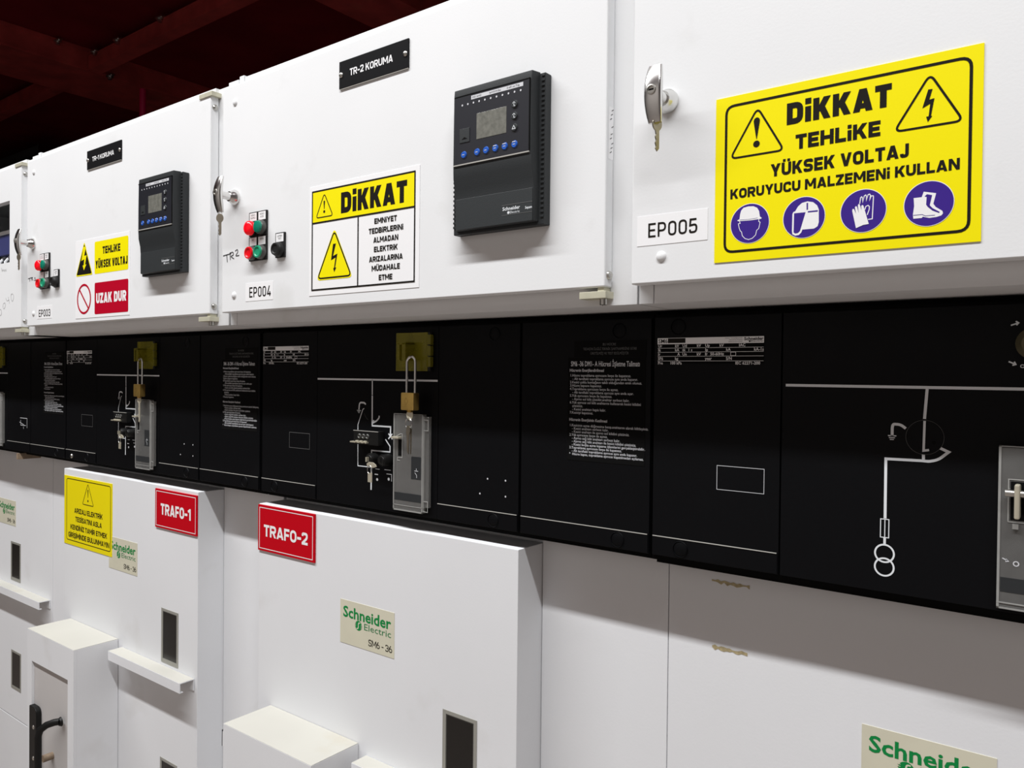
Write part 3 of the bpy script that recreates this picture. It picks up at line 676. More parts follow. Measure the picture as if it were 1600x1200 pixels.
INSTR1 = ['1.Hücre topraklama ayırıcısını levye ile kapatınız.', '   - Alt taraftaki topraklama ayırıcısı aynı anda kapanır.', '2.Kesici çoklu kontağının takılı olduğundan emin olunuz.', '3.Hücre kapısını kapatınız.', '4.Topraklama ayırıcısını levye ile açınız.', '   - Alt taraftaki topraklama ayırıcısı aynı anda açar.', '5.Yük ayırıcısını levye ile kapatınız.', '   - Ayırıcı sol kilit çözülür,anahtar serbest kalır.', '6.Yük ayırıcısı sol kilit anahtarını kullanarak kesici kilidini', '   çözünüz.', '   - Kesici anahtarı hapis kalır.', '7.Kesiciyi kapatınız.']
INSTR2 = ['1.Kesicinin açma düğmesine basıp,anahtarını alarak kilitleyiniz.', '   - Kesici anahtarı serbest kalır.', '   - Kesici anahtarı ile ayırıcı sol kilidini çözünüz.', '2.Yük ayırıcısını levye ile açınız.', '   - Ayırıcı sağ kilit anahtarı serbest kalır.', '   - Ayırıcı sağ kilit anahtarı ile kesici kilidini çözünüz.', '   - Kesici boşta açma kapama işlemlerini gerçekleştirebilir.', '3.Topraklama ayırıcısını levye ile kapatınız.', '   - Alt taraftaki topraklama ayırıcısı aynı anda kapanır.', '*  Hücre kapısı, topraklama ayırıcısı kapatılmadan açılamaz.']
def instructions(o, u):
    r = part('instruction_label', M().box(u+.8205, u+.9630, YM-.0005, YM, 1.5345, 1.7035), BLACKD, o)
    y = YM-.0008
    m = M(); type_(m, 'SM6 -36 DM1- A Hücresi İşletme Talimatı', u+.8262, 1.6892, .0118, y, u+.9530, .012)
    type_(m, 'Hücrenin Enerjilendirilmesi', u+.8240, 1.6803, .0066, y, u+.8890, .02); type_(m, 'Hücrenin Enerjisinin Kesilmesi', u+.8240, 1.5992, .0066, y, u+.8960, .02)
    z = 1.6722
    for s in INSTR1: type_(m, s, u+.8245, z, .0058, y, None, .008); m_k = z; z -= .00555
    z = 1.5902
    for s in INSTR2: type_(m, s, u+.8245, z, .0058, y, None, .008); z -= .00525
    # fit line width
    part('lettering', m, PRINTD, r)
    r = part('certificate_label', M().box(u+.8322, u+.9640, YM-.0007, YM, 1.7040, 1.7305), BLACKD, o)
    m = M()
    for k, (s, w) in enumerate((('BU HÜCRE', .012), ('TEDAŞ\'IN İLGİLİ TEKNİK ŞARTNAMESİNE GÖRE', .049), ('ÜRETİLMİŞ VE TEST EDİLMİŞTİR', .035))):
        type_(m, s, u+.8985-w, 1.7225-k*.0072, .0056, YM-.0010, u+.8985+w)
    part('lettering', m, GREYP, r)

def diagram4(o, u):
    y = YM-.0004; m = M(); A = lambda P, w=.0030, k=0: m.rib(sh(P, u), w, y-k*.00002)
    A([(.1776, 1.6608), (.5278, 1.6611)], .0036); A([(.349, 1.6608), (.3492, 1.6302)]); A([(.3492, 1.6290), (.3496, 1.5740)], .0036, 1)
    A(rounded([(.3301, 1.6103), (.326, 1.6136), (.3114, 1.614), (.3097, 1.5991)], .006), .0034)
    A([(.3038, 1.5975), (.3155, 1.5975)], .0012); A([(.3058, 1.5950), (.3135, 1.5950)], .001); A([(.3078, 1.5928), (.3115, 1.5928)], .001)
    A(rounded([(.3698, 1.5889), (.3698, 1.5848), (.3628, 1.5782), (.3505, 1.5735)], .006), .0034, 2); A([(.349, 1.5768), (.3555, 1.5785)], .0030, 3)
    A([(.3255, 1.6022), (.3215, 1.6000), (.3070, 1.5682), (.3072, 1.5330)], .0018); A([(.3073, 1.5300), (.3078, 1.4836), (.3480, 1.4838)], .0018)
    A([(.3496, 1.5760), (.3499, 1.5680), (.4027, 1.5682), (.4024, 1.5520)], .0032, 4); A([(.397, 1.5545), (.4081, 1.5440)], .0026, 5); A([(.4076, 1.5545), (.3968, 1.5440)], .0026, 6)
    A([(.3886, 1.5425), (.4016, 1.5295), (.4018, 1.5183), (.3485, 1.5179), (.3486, 1.5105)], .0026, 7); A([(.3485, 1.4893), (.3480, 1.4378)], .0036, 8)
    A([(.360, 1.4815), (.372, 1.4815)], .0010); A([(.392, 1.4740), (.4065, 1.4740), (.4065, 1.4600)], .0012); A([(.404, 1.482), (.386, 1.482)], .0010)
    m.disc(u+.3655, 1.4605, .0030, y, 0, 14); m.disc(u+.3985, 1.4640, .0030, y, 0, 14)
    A([(.358, 1.4705), (.368, 1.4705)], .0020)
    part('mimic_diagram', m, PRINT, o)
    part('switch_arc', M().rib([(u+.349+.0245*cos(a), 1.6010+.0245*sin(a)) for a in [pi*1.12+i*.09 for i in range(9)]], .0006, y), GREYP, o)
    # voltage indicator block with three lamps
    v = part('voltage_indicator', M().box(u+.3115, u+.3840, YM-.016, YM, 1.5300, 1.5580), DEVICE, o, .001)
    part('indicator_rim', M().box(u+.3115, u+.3840, YM-.0168, YM-.0155, 1.5572, 1.5582), EDGE, v)
    for i in range(3):
        part('lamp', M().lathe((u+.3300+i*.0118, YM-.016, 1.5470), [(.0025, -.0006), (.0038, -.0024), (.0048, -.0014), (.0050, 0), (0, 0)], 'y', 18), BEZEL, v)
    m = M().box(u+.3075, u+.3560, YM-.022, YM-.012, 1.5335, 1.5360)
    for i in range(3): m.lathe((u+.3260+i*.0118, YM-.019, 1.5355), [(.0045, 0), (.0042, .0022), (.002, .003), (0, .003)], 'z', 12)
    part('test_sockets', m, NICKEL, v)
    for x in (.3645, .4000):
        k = part('key_lock', M().lathe((u+x, YM, 1.5030), [(0, -.0235), (.0075, -.0235), (.0085, -.022), (.0105, -.022), (.0115, -.020), (.0115, 0), (0, 0)], 'y', 26), DEVICE, o)
        part('key_slot', M().box(u+x-.0008, u+x+.0008, YM-.0240, YM-.0232, 1.4985, 1.5075), BLACKD, k)

def cover(o, u, w=.0785):
    """hinged clear plastic cover over the operating slot"""
    x0, x1 = u+.4215, u+.4215+w; z0, z1 = 1.4080, 1.5965; yf = YM-.010
    c = part('clear_cover', M().box(x0+.002, x1-.001, yf, yf+.003, z0+.002, z1-.002), CLEAR, o)
    m = M()
    for a, b, cc, d in ((x0, x0+.0022, z0, z1), (x1-.002, x1, z0, z1), (x0, x1, z1-.0012, z1), (x0, x1, z0, z0+.0025)): m.box(a, b, yf-.0006, YM-.0005, cc, d)
    m.box(x0, x1, yf-.0006, yf, z0+.010, z0+.0112)
    part('cover_rim', m, CLEARE, c)
    m = M().box(x1+.001, x1+.0135, yf+.003, YM-.001, z0+.012, z1-.004)
    part('hinge_strip', m, CLEAR, c)
    m = M()
    for a, b in ((z1-.030, z1-.010), (z0+.004, z0+.024)): m.rib([(x1+.0015, a), (x1+.0125, a), (x1+.0125, b), (x1+.0015, b)], .0016, yf+.001, True)
    m.box(x1+.001, x1+.0022, yf, YM, z0+.01, z1-.004)
    part('hinge_knuckle', m, CLEARE, c)
    part('cover_sticker', M().rect(x0+.0035, x1-.003, z0+.020, z0+.035, yf-.0003), DSTICK, c)
    s_ = part('position_sticker', M().rect(x1-.030, x1-.0045, 1.4718, 1.5150, yf-.0003), DSTICK, c)
    m = M(); q = x1-.015; m.rib([(q-.006, 1.4880), (q+.004, 1.4880)], .0009, yf-.0006); m.rib([(q-.001, 1.4880), (q-.001, 1.4930)], .0009, yf-.0006)
    m.rib([(q-.005, 1.4850), (q, 1.4800), (q, 1.4750)], .0009, yf-.0006); part('position_symbol', m, PRINT, s_)
    m = M().rib([(x0+.0035, 1.5500), (x0+.0190, 1.5570), (x0+.0245, 1.5570), (x0+.0245, 1.5110), (x0+.012, 1.5110), (x0+.012, 1.5050), (x0+.0185, 1.5050)], .0014, yf-.0008)
    part('slot_edge', m, CLEARE, c)
    part('slot', M().rect(x0+.013, x0+.022, 1.5140, 1.5460, yf-.0003), BLACKD, c)
    part('slot_lever', M().box(x0+.0035, x0+.0245, yf-.012, yf-.002, 1.5480, 1.5520), NICKEL, c, .001)

def hasp(o, u):
    x0, x1, z0, z1 = u+.4215, u+.5060, 1.6790, 1.7530
    h = part('yellow_hasp', M().box(x0, x1, YM-.006, YM-.001, z0, z1), YCLEAR, o, .0008)
    part('hasp_edge', M().box(x0+.004, x0+.0055, YM-.0068, YM-.005, z0+.001, z1-.005).box(x0+.003, x1-.004, YM-.0068, YM-.0055, z0+.003, z0+.0042), YCLEAR, h)
    m = M()
    for i in range(3): m.box(x1+.001, x1+.0115, YM-.010, YM-.001, z0+.008+i*.0210, z0+.0275+i*.0210)
    part('hasp_hinge', m, YCLEAR, h, .0012)
    part('hasp_pin', M().lathe((x1+.006, YM-.006, z0), [(0, 0), (.0035, 0), (.0035, .074), (0, .074)], 'z', 10), RUBBER, h)
    part('staple', M().box(x0+.0280, x0+.0340, YM-.030, YM, 1.6990, 1.7330).box(x0+.0400, x0+.0500, YM-.030, YM, 1.6990, 1.7330).box(x0+.0280, x0+.0500, YM-.030, YM, 1.7290, 1.7345), YCLEAR, h, .001)

def padlock(u, label, dx=0):
    x, y, z0 = u+.4860+dx, YM-.026, 1.6050
    t = thing('padlock', label, 'padlock', (x, y, z0), 'long shackle padlocks on the yellow hasps')
    part('lock_body', M().box(x-.0200, x+.0135, y-.010, y+.006, z0, z0+.0330), BRASS, t, .0018)
    a, b = x-.0135, x+.0085; zt = 1.7060; r = (b-a)/2
    pts = [(a, y, z0+.030), (a-.0, y, zt-r)]+[((a+b)/2-r*cos(k*pi/10), y, zt-r+r*sin(k*pi/10)) for k in range(1, 10)]+[(b, y, zt-r), (b, y, z0+.030)]
    part('shackle', M().tube(pts, .0027, 10), CHROME, t)
    m = M(); m.rib([(x-.010, z0+.017), (x-.0055, z0+.024), (x-.001, z0+.017), (x-.0055, z0+.010)], .0010, y-.0103, True); part('lock_stamp', m, mat('brass_stamp', (.35, .22, .06), .5, metal=.7), t)
    part('keyway', M().lathe((x-.003, y-.002, z0-.004), [(0, 0), (.0055, 0), (.006, .004), (0, .004)], 'z', 16), BRASS, t)
    return x-.003, y-.002, z0-.003

def window_(d, x0, x1, z0, z1, yy):
    w = part('window', M().box(x0, x1, yy-.0012, yy+.002, z0, z0+.010).box(x0, x1, yy-.0012, yy+.002, z1-.007, z1).box(x0, x0+.008, yy-.0012, yy+.002, z0+.010, z1-.007).box(x1-.007, x1, yy-.0012, yy+.002, z0+.010, z1-.007), ALU, d)
    g = M().rect(x0+.008, x1-.007, z0+.010, z1-.007, yy-.0003)
    m = M().rib([(x0+.0085, z0+.0105), (x1-.0075, z0+.0105), (x1-.0075, z1-.0075), (x0+.0085, z1-.0075)], .003, yy-.0005, True); part('gasket', m, BEZEL, w)
    part('pane', g, GLASS, w)

def ledge(t, x0, x1, yf, yb, zt):
    """folded steel channel: top, front lip, return"""
    P = [(yb, zt), (yf, zt), (yf, zt-.0255), (yf+.010, zt-.0255), (yf+.010, zt-.0235), (yf+.0025, zt-.0235), (yf+.0025, zt-.0025), (yb-.0025, zt-.0025), (yb-.0025, zt-.030), (yb, zt-.030)]
    m = M().loft([[(x0, a, b) for a, b in P], [(x1, a, b) for a, b in P]])
    part('ledge', m, LWHITE, t, .0005)
    part('ledge_top_dust', M().box(x0+.0006, x1-.0006, yf+.0006, yb-.001, zt, zt+.0004), DUSTY, t)

def feeder(u, n, label):
    """cubicle with a projecting door, mechanism box and mimic plates"""
    t = thing('switchgear_cubicle', label, 'switchgear', (u+.48, .6, 0), 'switchgear cubicles in the row')
    part('cubicle_body', M().box(u-.0235, u+.9725, .19, 1.1, 0, 1.7755), LWHITE, t)
    part('mimic_backing', M().box(u-.0235, u+.9725, .140, .19, 1.388, 1.7755).box(u-.0235, u+.9725, .124, .140, 1.396, 1.768), BLACKD, t)
    a = mplate(t, u-.0195, u+.1755, True); b = mplate(t, u+.1765, u+.5290, False); c = mplate(t, u+.5300, u+.7200, True); s = mplate(t, u+.7250, u+.9720, True, 'mimic_side_plate')
    (cap(a, u+.0305, 1.4150) if n == 'b' else cap(a, u+.1200, 1.4150)); cap(c, u+.6660, 1.4150); cap(c, u+.6640, 1.7465); cap(s, u+.9180, 1.4150); cap(s, u+.9160, 1.7455)
    rating(a, u); instructions(s, u)
    if n == 'a': part('lock_bolt', M().lathe((u+.0225, YM-.0022, 1.4115), [(0, -.004), (.005, -.0035), (.0068, -.001), (.0068, 0), (0, 0)], 'y', 18), STEEL, a); part('key_hole', M().disc(u+.0225, 1.4235, .006, YM-.0026, 0, 18), BLACKD, a)
    part('marking_frame', M().rib([(u+.0815, 1.5070), (u+.1520, 1.5070), (u+.1520, 1.5408), (u+.0815, 1.5408)], .0008, YM-.0004, True), GREYP, a)
    m = M()
    for x, z in ((.651, 1.4874), (.6916, 1.4876), (.6335, 1.4592), (.6919, 1.4595)): m.disc(u+x, z, .0017, YM-.0004, 0, 10)
    part('rivet_marks', m, PRINTD, c)
    diagram4(b, u); cover(b, u); hasp(b, u)
    # lower part
    part('side_panel', M().box(u+.7265, u+.9737, YR, YR+.006, .12, 1.390), LWHITE, t, .0008)
    part('plinth', M().box(u-.0225, u+.9725, .20, .24, 0, .12), TRAYM, t)
    d = part('compartment_door', M().box(u-.0225, u+.7250, YD, YR+.004, .10, 1.3712), LWHITE, t, .0016)
    window_(d, u+.5535, u+.6360, .9070, 1.0490, YD); window_(d, u+.5500, u+.6330, .5120, .6520, YD)
    b = part('mechanism_box', M().box(u+.027, u+.3225, -.0005, YD-.0006, .25, .9155), LWHITE, t, .0016)
    m = M().box(u+.027, u+.0570, -.008, 0, .25, .9155).box(u+.2880, u+.3225, -.008, 0, .25, .9155).box(u+.0570, u+.2880, -.008, 0, .8275, .9155).box(u+.0570, u+.2880, -.008, 0, .25, .30)
    part('front_frame', m, LWHITE, b)
    part('box_top', M().box(u+.0275, u+.322, -.0075, YD-.001, .9156, .9164), DUSTY, b)
    part('inset_panel', M().rect(u+.0575, u+.2875, .3005, .8270, -.0010), INSET, b)
    m = M().poly(rounded([(u+.0600, .40), (u+.1080, .40), (u+.1080, .7020), (u+.0600, .7020)], [0, 0, .02, .004], True), -.016, .015); part('latch_plate', m, DEVICE, b, .002)
    for z in (.645, .555): part('latch_bolt', M().lathe((u+.090, -.016, z), [(0, -.002), (.005, -.0015), (.006, 0), (0, 0)], 'y', 14), STEEL, b)
    pts = [(u+.2480, -.012, .7040), (u+.2400, -.022, .7030), (u+.2250, -.036, .6960), (u+.2130, -.047, .6830), (u+.2090, -.051, .6650), (u+.2090, -.051, .50), (u+.2130, -.047, .48), (u+.2480, -.012, .465)]
    part('pull_handle', M().tube(pts, .0095, 12), DEVICE, b)
    part('handle_base', M().lathe((u+.2500, -.0086, .7035), [(0, -.006), (.010, -.006), (.013, 0), (0, 0)], 'y', 18), DEVICE, b)
    part('drive_shaft', M().lathe((u+.180, -.0010, .5850), [(0, -.026), (.0100, -.026), (.0100, 0), (0, 0)], 'y', 20), RUST, b)
    if n == 'b': part('stop_bracket', M().box(u+.0065, u+.0268, .002, .004, .858, .893).box(u+.0065, u+.0268, .002, .016, .891, .893).box(u+.0065, u+.009, .002, .016, .858, .893), LWHITE, t)
    ledge(t, u+.3460, u+.7130, .0725, YD-.0005, .8985)
    return t

q3 = feeder(-1.002, 'a', 'white cubicle with the TRAFO-1 sign and yellow warning sticker on its door')
q4 = feeder(0, 'b', 'white cubicle in the centre with the TRAFO-2 sign on its door')

# metering cubicle at right
u = 1.0
t = q5 = thing('switchgear_cubicle', 'flat fronted white cubicle at right with a transformer symbol on black', 'switchgear', (1.4, .6, 0), 'switchgear cubicles in the row')
part('cubicle_body', M().box(.9750, 1.94, .191, 1.1, 0, 1.7755), LWHITE, t)
part('mimic_backing', M().box(.9750, 1.94, .140, .19, 1.384, 1.7755).box(.9750, 1.94, .124, .140, 1.392, 1.768), BLACKD, t)
a = mplate(t, .9775, 1.1715, True); b = mplate(t, 1.1735, 1.93, False)
cap(a, 1.0255, 1.4150); cap(a, 1.0167, 1.7490); rating(a, 1.0)
part('marking_frame', M().rib([(1.0807, 1.5105), (1.1500, 1.5105), (1.1500, 1.5452), (1.0807, 1.5452)], .0007, YM-.0004, True), PRINTD, a)
y = YM-.0004; m = M(); A = lambda P, w=.0034, k=0, cl=False: m.rib(P, w, y-k*.00002, cl)
A([(1.1784, 1.6638), (1.75, 1.6638)], .0036); A([(1.3530, 1.6620), (1.3506, 1.6245)], .0034)
A(rounded([(1.3296, 1.6115), (1.3235, 1.6163), (1.3150, 1.6165), (1.3139, 1.6125), (1.3139, 1.6010)], .0045), .0034)
A([(1.3090, 1.6015), (1.3188, 1.6015)], .0014); A([(1.3102, 1.5990), (1.3172, 1.5990)], .0011); A([(1.3112, 1.5967), (1.3160, 1.5967)], .0010)
A([(1.3500, 1.5815), (1.3502, 1.5740)], .0034)
A(rounded([(1.3678, 1.5895), (1.3778, 1.5850), (1.3665, 1.5745), (1.3560, 1.5718), (1.3500, 1.5722), (1.3070, 1.5716), (1.3072, 1.4950)], [0, 0, .012, .006, .002, 0, 0]), .0034, 1)
A([(1.3020, 1.4705), (1.3118, 1.4705), (1.3118, 1.4940), (1.3020, 1.4940)], .0011, 2, True); A([(1.3071, 1.4940), (1.3071, 1.4705)], .0011, 3); A([(1.3071, 1.4705), (1.3071, 1.4615)], .0030, 4)
A(circ(1.3071, 1.4500, .0112), .0022, 5, True); A(circ(1.3071, 1.4325, .0112), .0022, 6, True)
A([(1.4400, 1.7385), (1.4470, 1.7410)], .0016); A([(1.4448, 1.7432), (1.4476, 1.7412), (1.4455, 1.7385)], .0016, 1); A([(1.4384, 1.6960), (1.4450, 1.6928)], .0016); A([(1.4440, 1.6958), (1.4456, 1.6925), (1.4422, 1.6915)], .0016, 1)
write(m, 'I', 1.4545, 1.4562, 1.7395, 1.7440, .3, y); write(m, 'O', 1.4500, 1.4545, 1.6885, 1.6925, .22, y)
part('mimic_diagram', m, PRINT, b)
d = part('switch_disc', M().lathe((1.3512, YM, 1.6015), [(0, -.0012), (.0205, -.0012), (.0212, -.0004), (.0212, 0), (0, 0)], 'y', 48), BLACK, b)
m = M().rib([(1.3510, 1.6222), (1.3504, 1.5850), (1.3565, 1.5862)], .0028, YM-.0018); part('disc_pointer', m, PRINT, d)
part('disc_hole', M().disc(1.3615, 1.5955, .0022, YM-.0018, 0, 14), BLACKD, d)
part('disc_ring', M().rib(circ(1.3512, 1.6015, .0214, 48), .0004, YM-.0006, True), GREYP, b)
part('rotary_lock', M().lathe((1.4640, YM, 1.7165), [(0, -.020), (.012, -.020), (.0185, -.012), (.0185, 0), (0, 0)], 'y', 28).box(1.458, 1.470, YM-.018, YM, 1.690, 1.738), mat('dull_brass', (.10, .085, .045), .5, metal=.4), b)
# clear cover of the right cubicle with its latch
x0, x1, z0, z1 = 1.4312, 1.545, 1.4060, 1.5972; yf = YM-.010
c = part('clear_cover', M().box(x0+.002, x1, yf, yf+.003, z0+.002, z1-.002), CLEAR, b)
m = M().box(x0, x0+.0026, yf-.0006, YM-.0005, z0, z1).box(x0, x1, yf-.0006, YM-.0005, z1-.0012, z1).box(x0, x1, yf-.0006, YM-.0005, z0, z0+.002).box(x0, x1, yf-.0008, yf, z0+.0065, z0+.008)
part('cover_rim', m, CLEARE, c)
part('cover_sticker', M().rect(x0+.0035, x1, z0+.020, z0+.037, yf-.0003), DSTICK, c)
part('slot', M().rect(1.4435, 1.4700, 1.5110, 1.5560, yf-.0004), BLACKD, c)
m = M().rib([(1.4415, 1.5088), (1.4415, 1.5585), (1.475, 1.5585)], .0012, yf-.0007); m.rib([(1.4415, 1.5088), (1.475, 1.5088)], .0012, yf-.0007); m.box(1.446, 1.452, yf-.003, yf, 1.501, 1.507)
part('slot_edge', m, CLEARE, c)
part('latch_lever', M().box(1.4480, 1.4540, yf-.014, yf, 1.5140, 1.5540), NICKEL, c, .002)
part('latch_pin', M().lathe((1.4390, yf-.008, 1.5430), [(0, 0), (.0042, 0), (.0042, .030), (0, .030)], 'x', 14), STEEL, c)
m = M().rib([(1.4365, 1.4655), (1.4415, 1.4630)], .0013, yf-.0004); m.poly([(1.4405, 1.4655), (1.4435, 1.4620), (1.4395, 1.4612)], yf-.0004); m.rib(circ(1.4502, 1.4605, .0026, 18), .0012, yf-.0004, True)
part('cover_symbols', m, PRINTD, c)
part('front_panel', M().box(.9750, 1.94, YR, YR+.006, .12, 1.390), LWHITE, t, .0008)
m = M()
for cx, cz, w in ((1.077, 1.3578, .030), (1.077, 1.2552, .028)):
    k = 12; top = [(cx-w+2*w*i/k, cz+random.uniform(.0008, .0046)) for i in range(k+1)]; bot = [(cx-w+2*w*i/k, cz-random.uniform(.0002, .0048)) for i in range(k, -1, -1)]
    part('glue_residue', M().poly(top+bot, YR-.0004), TAPE, t)
part('plinth', M().box(.9760, 1.94, .20, .24, 0, .12), TRAYM, t)

# flat cubicle at far left
t = q2 = thing('switchgear_cubicle', 'flat fronted white cubicle at the far left edge with a shelf ledge', 'switchgear', (-1.6, .6, 0), 'switchgear cubicles in the row')
part('cubicle_body', M().box(-2.05, -1.0265, .191, 1.1, 0, 1.7755), LWHITE, t)
part('mimic_backing', M().box(-2.05, -1.0265, .140, .19, 1.388, 1.7755).box(-2.05, -1.0265, .124, .140, 1.396, 1.768), BLACKD, t)
b = mplate(t, -2.02, -1.4690, False); c = mplate(t, -1.4680, -1.2840, True); s = mplate(t, -1.2800, -1.0285, True, 'mimic_side_plate')
cover(b, -2.004); hasp(b, -2.004); cap(s, -1.085, 1.4150); instructions(s, -2.004)
m = M(); m.rib([(-2.0, 1.6608), (-1.468, 1.6608)], .0034, YM-.0004); part('mimic_diagram', m, PRINT, b)
m = M()
for P in ([(-1.365, 1.512), (-1.31, 1.512), (-1.31, 1.480)], [(-1.37, 1.498), (-1.335, 1.490)], [(-1.36, 1.505), (-1.36, 1.488), (-1.32, 1.488)], [(-1.338, 1.484), (-1.338, 1.476)]): m.rib(P, .0016, YM-.0004)
part('marking_frame', m, PRINTD, c)
part('side_panel', M().box(-1.2755, -1.0265, YR, YR+.006, .12, 1.390), LWHITE, t, .0008)
d = part('front_panel', M().box(-2.05, -1.2780, YR, YR+.006, .4185, 1.390), LWHITE, t, .0008)
part('lower_panel', M().box(-2.05, -1.2780, YR, YR+.006, .12, .4150), LWHITE, t, .0008)
window_(d, -1.6195, -1.5357, .9140, 1.0528, YR); window_(d, -1.6145, -1.5305, .5220, .6600, YR)
ledge(t, -2.0, -1.2937, .1480, YR-.0005, .8975)
part('hanging_latch', M().box(-1.385, -1.372, YM-.004, .19, 1.372, 1.392), RUST, t)

# padlocks with their keys, keys left in the locks
x, y, z = padlock(0, 'brass padlock with long steel shackle hanging above the central clear cover')
key('key', 'pale key in the bottom of the brass padlock over the central clear cover', x, y, z+.004, .022, 0, NICKEL, ang=.2)
k = thing('key', 'longer steel key on a wire ring below the central brass padlock', 'key', (x+.001, y-.004, z-.030))
pts = [(x+.0005+.0085*cos(a), y-.004, z-.022+.0095*sin(a)) for a in [2*pi*i/20 for i in range(20)]]
part('ring', M().tube(pts, .0008, 6, True), CHROME, k)
m = M().poly([(x-.003, z-.026), (x+.005, z-.026), (x+.006, z-.036), (x+.003, z-.044), (x+.002, z-.080), (x-.002, z-.074), (x-.003, z-.046), (x-.005, z-.040)], y-.0055, .002); part('blade', m, KEYM, k, .0003)
m = M().poly([(x+.003, z-.030), (x+.007, z-.032), (x+.0055, z-.080), (x+.0035, z-.080)], y-.0025, .0015); part('second_blade', m, KEYM, k, .0002)
x, y, z = padlock(-1.008, 'brass padlock with long steel shackle hanging left, below the TR-1 relay')
key('key', 'pale key hanging from the left brass padlock over its clear cover', x, y, z+.004, .07, 0, NICKEL, ang=.2)
for u, w in ((0, 'TRAFO-2'), (-1.002, 'TRAFO-1')):
    k = thing('key', 'pale flat key with a small tag in the round lock above the %s door' % w, 'key', (u+.372, YM-.03, 1.49))
    m = M().poly([(u+.366, 1.4950), (u+.372, 1.4985), (u+.384, 1.4985), (u+.392, 1.4945), (u+.394, 1.4905), (u+.386, 1.4880), (u+.374, 1.4885), (u+.367, 1.4910)], YM-.030, .0025)
    part('bow', m, NICKEL, k, .0006)
    part('blade', M().box(u+.3632, u+.3660, YM-.0300, YM-.0225, 1.4985, 1.5075), NICKEL, k)
    pts = [(u+.376+.0058*cos(a), YM-.031, 1.4835+.0085*sin(a)) for a in [2*pi*i/18 for i in range(18)]]
    part('ring', M().tube(pts, .0008, 6, True), STEEL, k)
    part('tag', M().box(u+.3715, u+.3835, YM-.0315, YM-.0298, 1.4590, 1.4775), NICKEL, k, .0005)

# ------------------------------------------------------------------ signs on the lower doors
for u, n, x0, x1, tx in ((0, '2', -.0215, .1815, (.0015, .1585, 1.2990, 1.3258)), (-1, '1', -.4780, -.2768, (-.4490, -.3045, 1.2963, 1.3256))):
    z0, z1 = (1.2645, 1.3695) if n == '2' else (1.2600, 1.3625)
    s = plate('door_sign', 'red plate with white frame reading TRAFO-%s on a cubicle door' % n, 'sign', x0, x1, z0, z1, YD, .0035, RED, bevel=.0006)
    y = YD-.0038
    part('border', M().rib([(x0+.0065, z0+.0060), (x1-.0065, z0+.0060), (x1-.0065, z1-.0060), (x0+.0065, z1-.0060)], .0016, y, True), WPRINT, s)
    m = M(); write(m, 'TRAFO-%s' % n, *tx, .215, y); part('lettering', m, WPRINT, s)
s = plate('warning_sign', 'yellow sticker reading ARIZALI ELEKTRIK at the left edge of the TRAFO-1 door', 'sign', -1.0195, -.7175, 1.1420, 1.3510, YD, .0014, YEL2)
y = YD-.0017
part('border', M().rib(rrect(-1.0030, -.7258, 1.1560, 1.3425, .009), .0021, y, True), INK, s)
m = M()
for w_, a, b, z, hh in (('ARIZALI ELEKTRİK', -.9512, -.7733, 1.2420, .0162), ('TESİSATINI ASLA', -.9446, -.7779, 1.2165, .0160), ('KENDİNİZ TAMİR ETMEK', -.9764, -.7462, 1.1902, .0160), ('GİRİŞİMİNDE BULUNMAYIN', -.9902, -.7326, 1.1650, .0165)):
    write(m, w_, a, b, z, z+hh*.93, .20, y)
part('lettering', m, INK, s)
m = M(); m.rib(tri(-.8640, 1.3370, -.8985, 1.2740, -.8290, 1.2740, .006), .0021, y, True); m.poly([(-.8665, 1.3190), (-.8640, 1.3205), (-.8615, 1.3190), (-.8632, 1.2960), (-.8648, 1.2960)], y); m.disc(-.8640, 1.2865, .0034, y, 0, 16)
part('exclamation_triangle', m, INK, s)

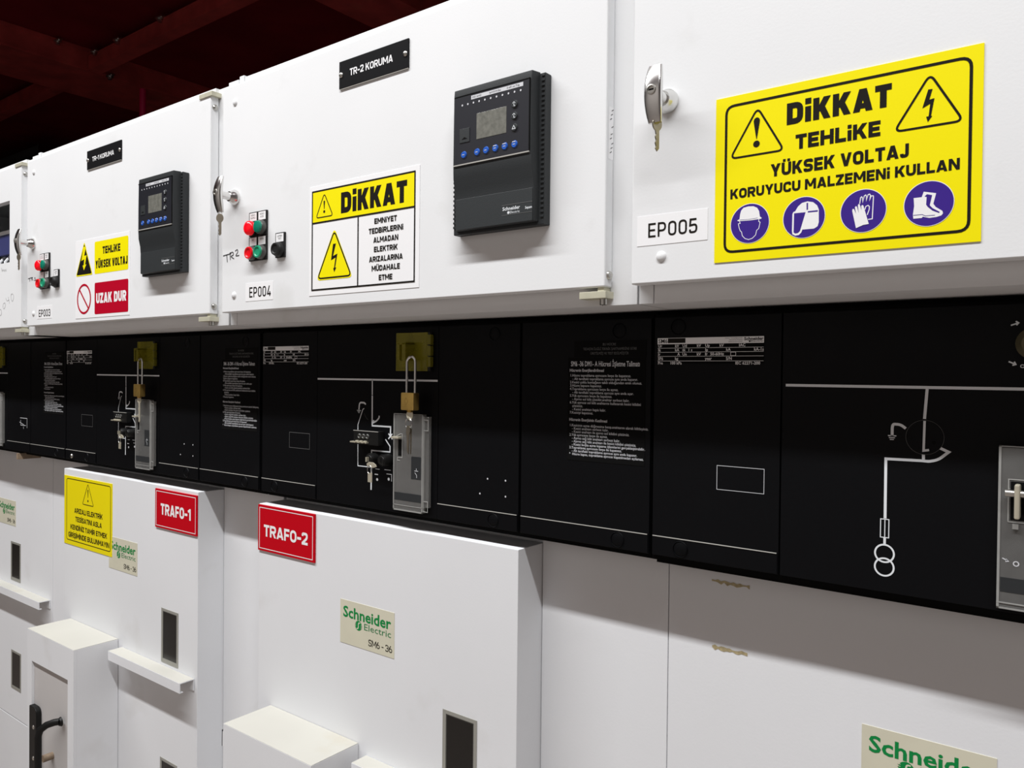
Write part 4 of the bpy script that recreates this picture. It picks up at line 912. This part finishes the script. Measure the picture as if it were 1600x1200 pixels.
def logo(x0, z0, yy, label):
    x1 = x0+.1600; z1 = z0+.0905
    s = plate('maker_label', label, 'label', x0, x1, z0, z1, yy, .0007, CREAM, 'cream labels on the cubicle fronts')
    y = yy-.0010
    m = M(); type_(m, 'Schneider', x0+.0095, z0+.0560, .0315, y, x0+.1510, .022)
    part('green_lettering', m, GREEN, s)
    m = M(); type_(m, 'Electric', x0+.0735, z0+.0393, .0190, y, x0+.1510, .0); part('thin_lettering', m, mat('logo_green_thin', (.02, .20, .07), .4), s)
    cx, cz = x0+.0565, z0+.0445
    o = part('round_mark', M().disc(cx, cz, .0100, y, 0, 32), GREEN, s)
    m = M(); m.rib(rounded([(cx+.0055, cz+.0062), (cx+.0005, cz+.0062), (cx-.0005, cz), (cx+.0002, cz-.0002), (cx-.0008, cz-.0062), (cx-.0055, cz-.0062)], .004), .0022, y-.0002)
    for dz in (.003, 0, -.003): m.rect(cx-.0112, cx-.0070, cz+dz+.0015, cz+dz+.0024, y-.0002); m.rect(cx+.0070, cx+.0112, cz+dz-.0018, cz+dz-.0009, y-.0002)
    part('mark_lines', m, CREAM, o)
    m = M(); write(m, 'SM6 - 36', x0+.0865, x0+.1545, z0+.0098, z0+.0232, .13, y, .09); part('lettering', m, INK, s)
logo(.2632, 1.1125, YD, 'cream label with green lettering in the middle of the TRAFO-2 door')
logo(-.7362, 1.1103, YD, 'cream label partly behind the yellow sticker on the TRAFO-1 door')
logo(-1.7385, 1.1098, YR, 'cream label with green lettering on the far left cubicle')
logo(1.2682, 1.1055, YR, 'cream label with green lettering at the bottom right of the photo')

# ------------------------------------------------------------------ light: fluorescent batten line above the aisle
def area(name, loc, rot, sx, sy, power, col):
    l = bpy.data.lights.new(name, 'AREA'); l.shape = 'RECTANGLE'; l.size = sx; l.size_y = sy; l.energy = power; l.color = col
    o = bpy.data.objects.new(name, l); COL.objects.link(o); o.location = loc; o.rotation_euler = rot; return o
area('fluorescent_light', (.1, -1.60, 4.98), (0, 0, 0), 6.8, .14, 374, (.99, .995, 1))
w = bpy.data.worlds.new('World'); S.world = w; w.use_nodes = True
w.node_tree.nodes['Background'].inputs[0].default_value = (.05, .045, .045, 1)
w.node_tree.nodes['Background'].inputs[1].default_value = .1

# ------------------------------------------------------------------ camera (1600 x 1200 frame)
cd = bpy.data.cameras.new('camera'); cam = bpy.data.objects.new('camera', cd); COL.objects.link(cam); S.camera = cam
cd.sensor_fit = 'HORIZONTAL'; cd.sensor_width = 36; cd.lens = 1222.2085*36/1600; cd.clip_start = .05
yaw, pit, rol = .650230221, -.0125210076, .0103247802
f = Vector((-sin(yaw)*cos(pit), cos(yaw)*cos(pit), sin(pit))); r0 = Vector((cos(yaw), sin(yaw), 0)); u0 = r0.cross(f)
r1 = r0*cos(rol)+u0*sin(rol); u1 = -r0*sin(rol)+u0*cos(rol)
mw = Matrix((( r1.x, u1.x, -f.x, 1.531), (r1.y, u1.y, -f.y, -.97), (r1.z, u1.z, -f.z, 1.675), (0, 0, 0, 1)))
cam.matrix_world = mw

S.view_settings.view_transform = 'Standard'; S.view_settings.look = 'None'; S.view_settings.gamma = 1; S.view_settings.use_curve_mapping = False
S.view_settings.exposure = 0
